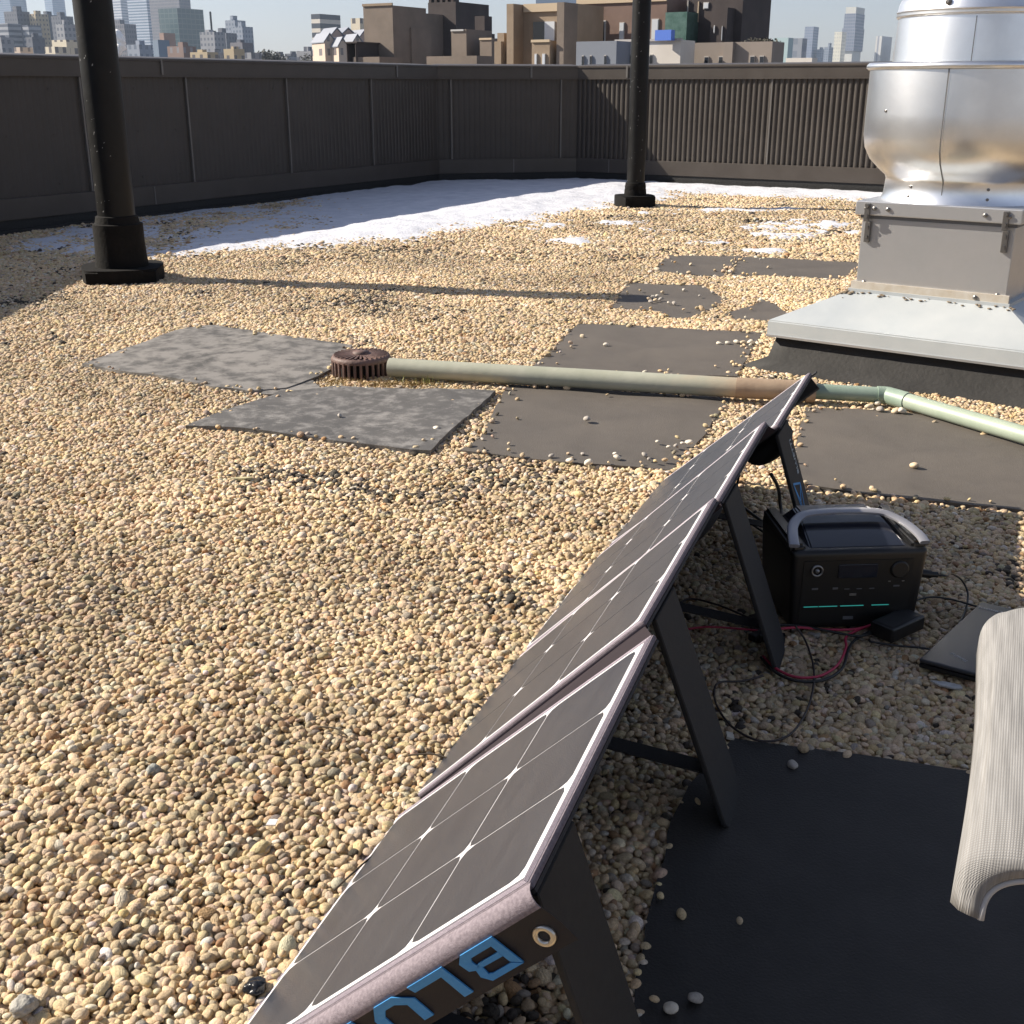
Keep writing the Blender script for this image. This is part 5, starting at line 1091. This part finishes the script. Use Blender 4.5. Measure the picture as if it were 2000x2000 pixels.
for u in (.40, .66): facebox(c2b, i3, u - .05, u + .05, 2.6, 3.6, .04, M_dkb, 'groove')
facebox(c2b, i4, .0, .85, .0, .14, .1, mat('grey_ledge', (.45, .45, .45), .8), 'ledge')
for k in range(5):
    lx, ly, A_, B_, zt_ = i2[:5]; bm = bmesh.new(); box(bm, lx - A_ + k * A_ / 5 + .1, lx - A_ + (k + .6) * A_ / 5, ly, ly + 1, zt_, zt_ + (.9 if k not in (0, 4) else 1.8)); obj('merlon', bm, M_dkb, c2b)
c3b, w_, i5 = block(906, 928, 934, 72, Y - 5, M_tan, name='tan_block', label='small tan roof block with a dark square chimney', dmin=4, dmax=10)
block(906, 915, 920, 30, Y - 1, M_dkb, parent=c3b, part='chimney', dmin=1.2, dmax=2); facebox(c3b, i5, -.02, 1.02, -.03, .12, .08, M_cop, 'coping'); block(886, 902, 908, 62, Y + 8, M_dkb, parent=c3b, part='shaded_recess', dmin=3, dmax=5)
tree(940, 100, 150, 3, 'dark shrub top between the chimney block and the terrace building', None)
# terrace building
Y = 78
d1, w_, j1 = block(970, 1080, 1087, 6, Y, M_tan2, name='terrace_building', label='sunlit tan brick building with corner towers and a glazed terrace', dmin=4, dmax=12)
t, w_, j2 = block(966, 987, 990, 7, 0, M_tan2, parent=d1, part='corner_tower', on=j1, e=1.2); block(950, 964, 967, 78, 0, M_tan2, parent=d1, part='low_step', on=j1, e=1.2); block(957, 965, 967, 62, 0, M_tan2, parent=d1, part='low_step', on=j1, e=.9)
t, w_, j3 = block(1003, 1060, 1062, 76, 0, M_tan2, parent=d1, part='terrace_front', on=j1, e=1.6)
t, w_, j4 = block(1060, 1083, 1087, 4, 0, M_tan, parent=d1, part='corner_tower', on=j1, e=1.4)
facebox(d1, j1, .18, .82, -.05, .42, .15, M_cop, 'light_parapet')
facebox(d1, j1, .34, .53, 1.0, 2.4, .10, M_gls, 'terrace_door'); facebox(d1, j1, .535, .70, 1.0, 2.4, .12, M_gll, 'terrace_glass'); facebox(d1, j1, .74, .79, 1.1, 2.0, .1, M_gll, 'window')
windows(d1, j3, ((.25, .75, 1.5, .07), (.70, .75, 1.5, .09)), M_gll); facebox(d1, j3, -.02, 1.02, -.05, .10, .08, M_cop, 'coping')
block(1010, 1100, 1110, -12, 130, gl_s, name='glass_block', label='glass office block peeking over the terrace building roof', dmin=6, cat='building')
d2, w_, j5 = block(1086, 1252, 1262, -6, Y + 2, M_brn2, name='brown_building', label='brown brick upper storey behind the black thin pole', dmin=4, dmax=12)
windows(d2, j5, ((.14, 1.55, 2.5, .016), (.31, 1.25, 2.6, .030), (.52, 1.4, 2.7, .028), (.885, 1.25, 2.8, .040)), M_gll); facebox(d2, j5, .293, .327, 1.32, 2.52, .12, M_gls, 'dark_pane')
facebox(d2, j5, .0, 1, -.3, .24, .10, M_cop, 'coping')
d3, w_, j6 = block(1288, 1392, 1412, -10, Y + 1, M_dkb, name='dark_penthouse', label='near black brick penthouse tower rising out of frame', dmin=5, dmax=16)
block(1250, 1290, 1294, 22, Y + 1, mat('green_netting', (.04, .10, .08), .4, col2=(.10, .18, .16), nscale=2.2), parent=d3, part='green_glazing', dmin=2, dmax=3)
t, w_, j10 = block(1335, 1378, 1384, 14, 0, M_dkb, parent=d3, part='lower_bay', on=j6, e=1.2)
facebox(d3, j6, .03, .045, .2, 1.3, .12, M_frm2, 'pilaster'); facebox(d3, j6, .22, .235, .3, 1.5, .12, M_cop, 'pilaster'); windows(d3, j6, ((.36, .35, .75, .05), (.12, 1.9, 2.5, .02)), M_gll); windows(d3, j10, ((.25, 1.0, 1.45, .035), (.75, 1.05, 1.9, .02)), M_gll)
Y = 70
d4, w_, j7 = block(1086, 1161, 1163, 77, Y + 1.6, mat('shaded_render', (.20, .22, .26), .85), name='white_terrace_wall', label='long pale terrace wall below the brown brick storey', dmin=2, dmax=4, part='shaded_bay')  # shaded end of the white wall, shade painted as blue grey
t, w_, j8 = block(1161, 1281, 1283, 75, Y + 1.5, M_wht, parent=d4, part='white_bay', dmin=2, dmax=4); t, w_, j9 = block(1281, 1452, 1455, 78, Y + 1.4, M_grt, parent=d4, part='grey_tan_bay', dmin=2, dmax=4)
for inf, us in ((j7, (.18, .38, .74)), (j8, (.10, .26, .56)), (j9, (.09, .30, .46, .80, .9))):
    windows(d4, inf, [(u, .75, 1.45, .024) for u in us], M_gls)
facebox(d4, j9, .50, .60, .0, 3.5, .3, M_grt, 'pier'); facebox(d4, j8, -.02, 1.02, -.08, .05, .1, M_frm2, 'coping')
bx2, w_, _ = block(1247, 1262, 1264, 56, 71, mat('blue_tank', (.08, .18, .62), .6), name='blue_box', label='small bright blue box on the roof terrace', cat='box', zbase=ztop(76, 71), dmin=.5, dmax=.6, part='shell')
for k in range(7):
    px = 1412 + k * 6; tree(px, 70 + (k % 3) * 2, 75, 1.5, ['low dark shrub at the left end of the roof terrace planting', 'dark rounded shrub, second in the roof terrace row', 'dark spiky shrub, third in the roof terrace row', 'taller dark shrub midway along the roof terrace row', 'dark shrub just right of the middle of the terrace row', 'thin dark shrub, second from the right end of the terrace row', 'dark shrub at the right end of the roof terrace row'][k], 'terrace shrubs', zb_=ztop(84, 75))
# low white roof shapes right of the teal wall
block(1479, 1528, 1534, 109, 220, M_wht, name='low_white_roof', label='low white roof structures above the sunlit parapet', dmin=3, cat='building')

# ---------------------------------------------------------------- air
bm = bmesh.new(); box(bm, -4500, 4500, -400, 4500, -49, 520)
M_hz = bpy.data.materials.new('haze_air'); M_hz.use_nodes = True; nt = M_hz.node_tree; nt.nodes.remove(nt.nodes['Principled BSDF']); pv = nt.nodes.new('ShaderNodeVolumePrincipled'); pv.inputs['Color'].default_value = (.62, .78, 1, 1); pv.inputs['Density'].default_value = .00012; pv.inputs['Anisotropy'].default_value = .2
nt.links.new(pv.outputs[0], nt.nodes['Material Output'].inputs['Volume'])
HAZE = True
if HAZE: struct(obj('haze', bm, M_hz), 'stuff')
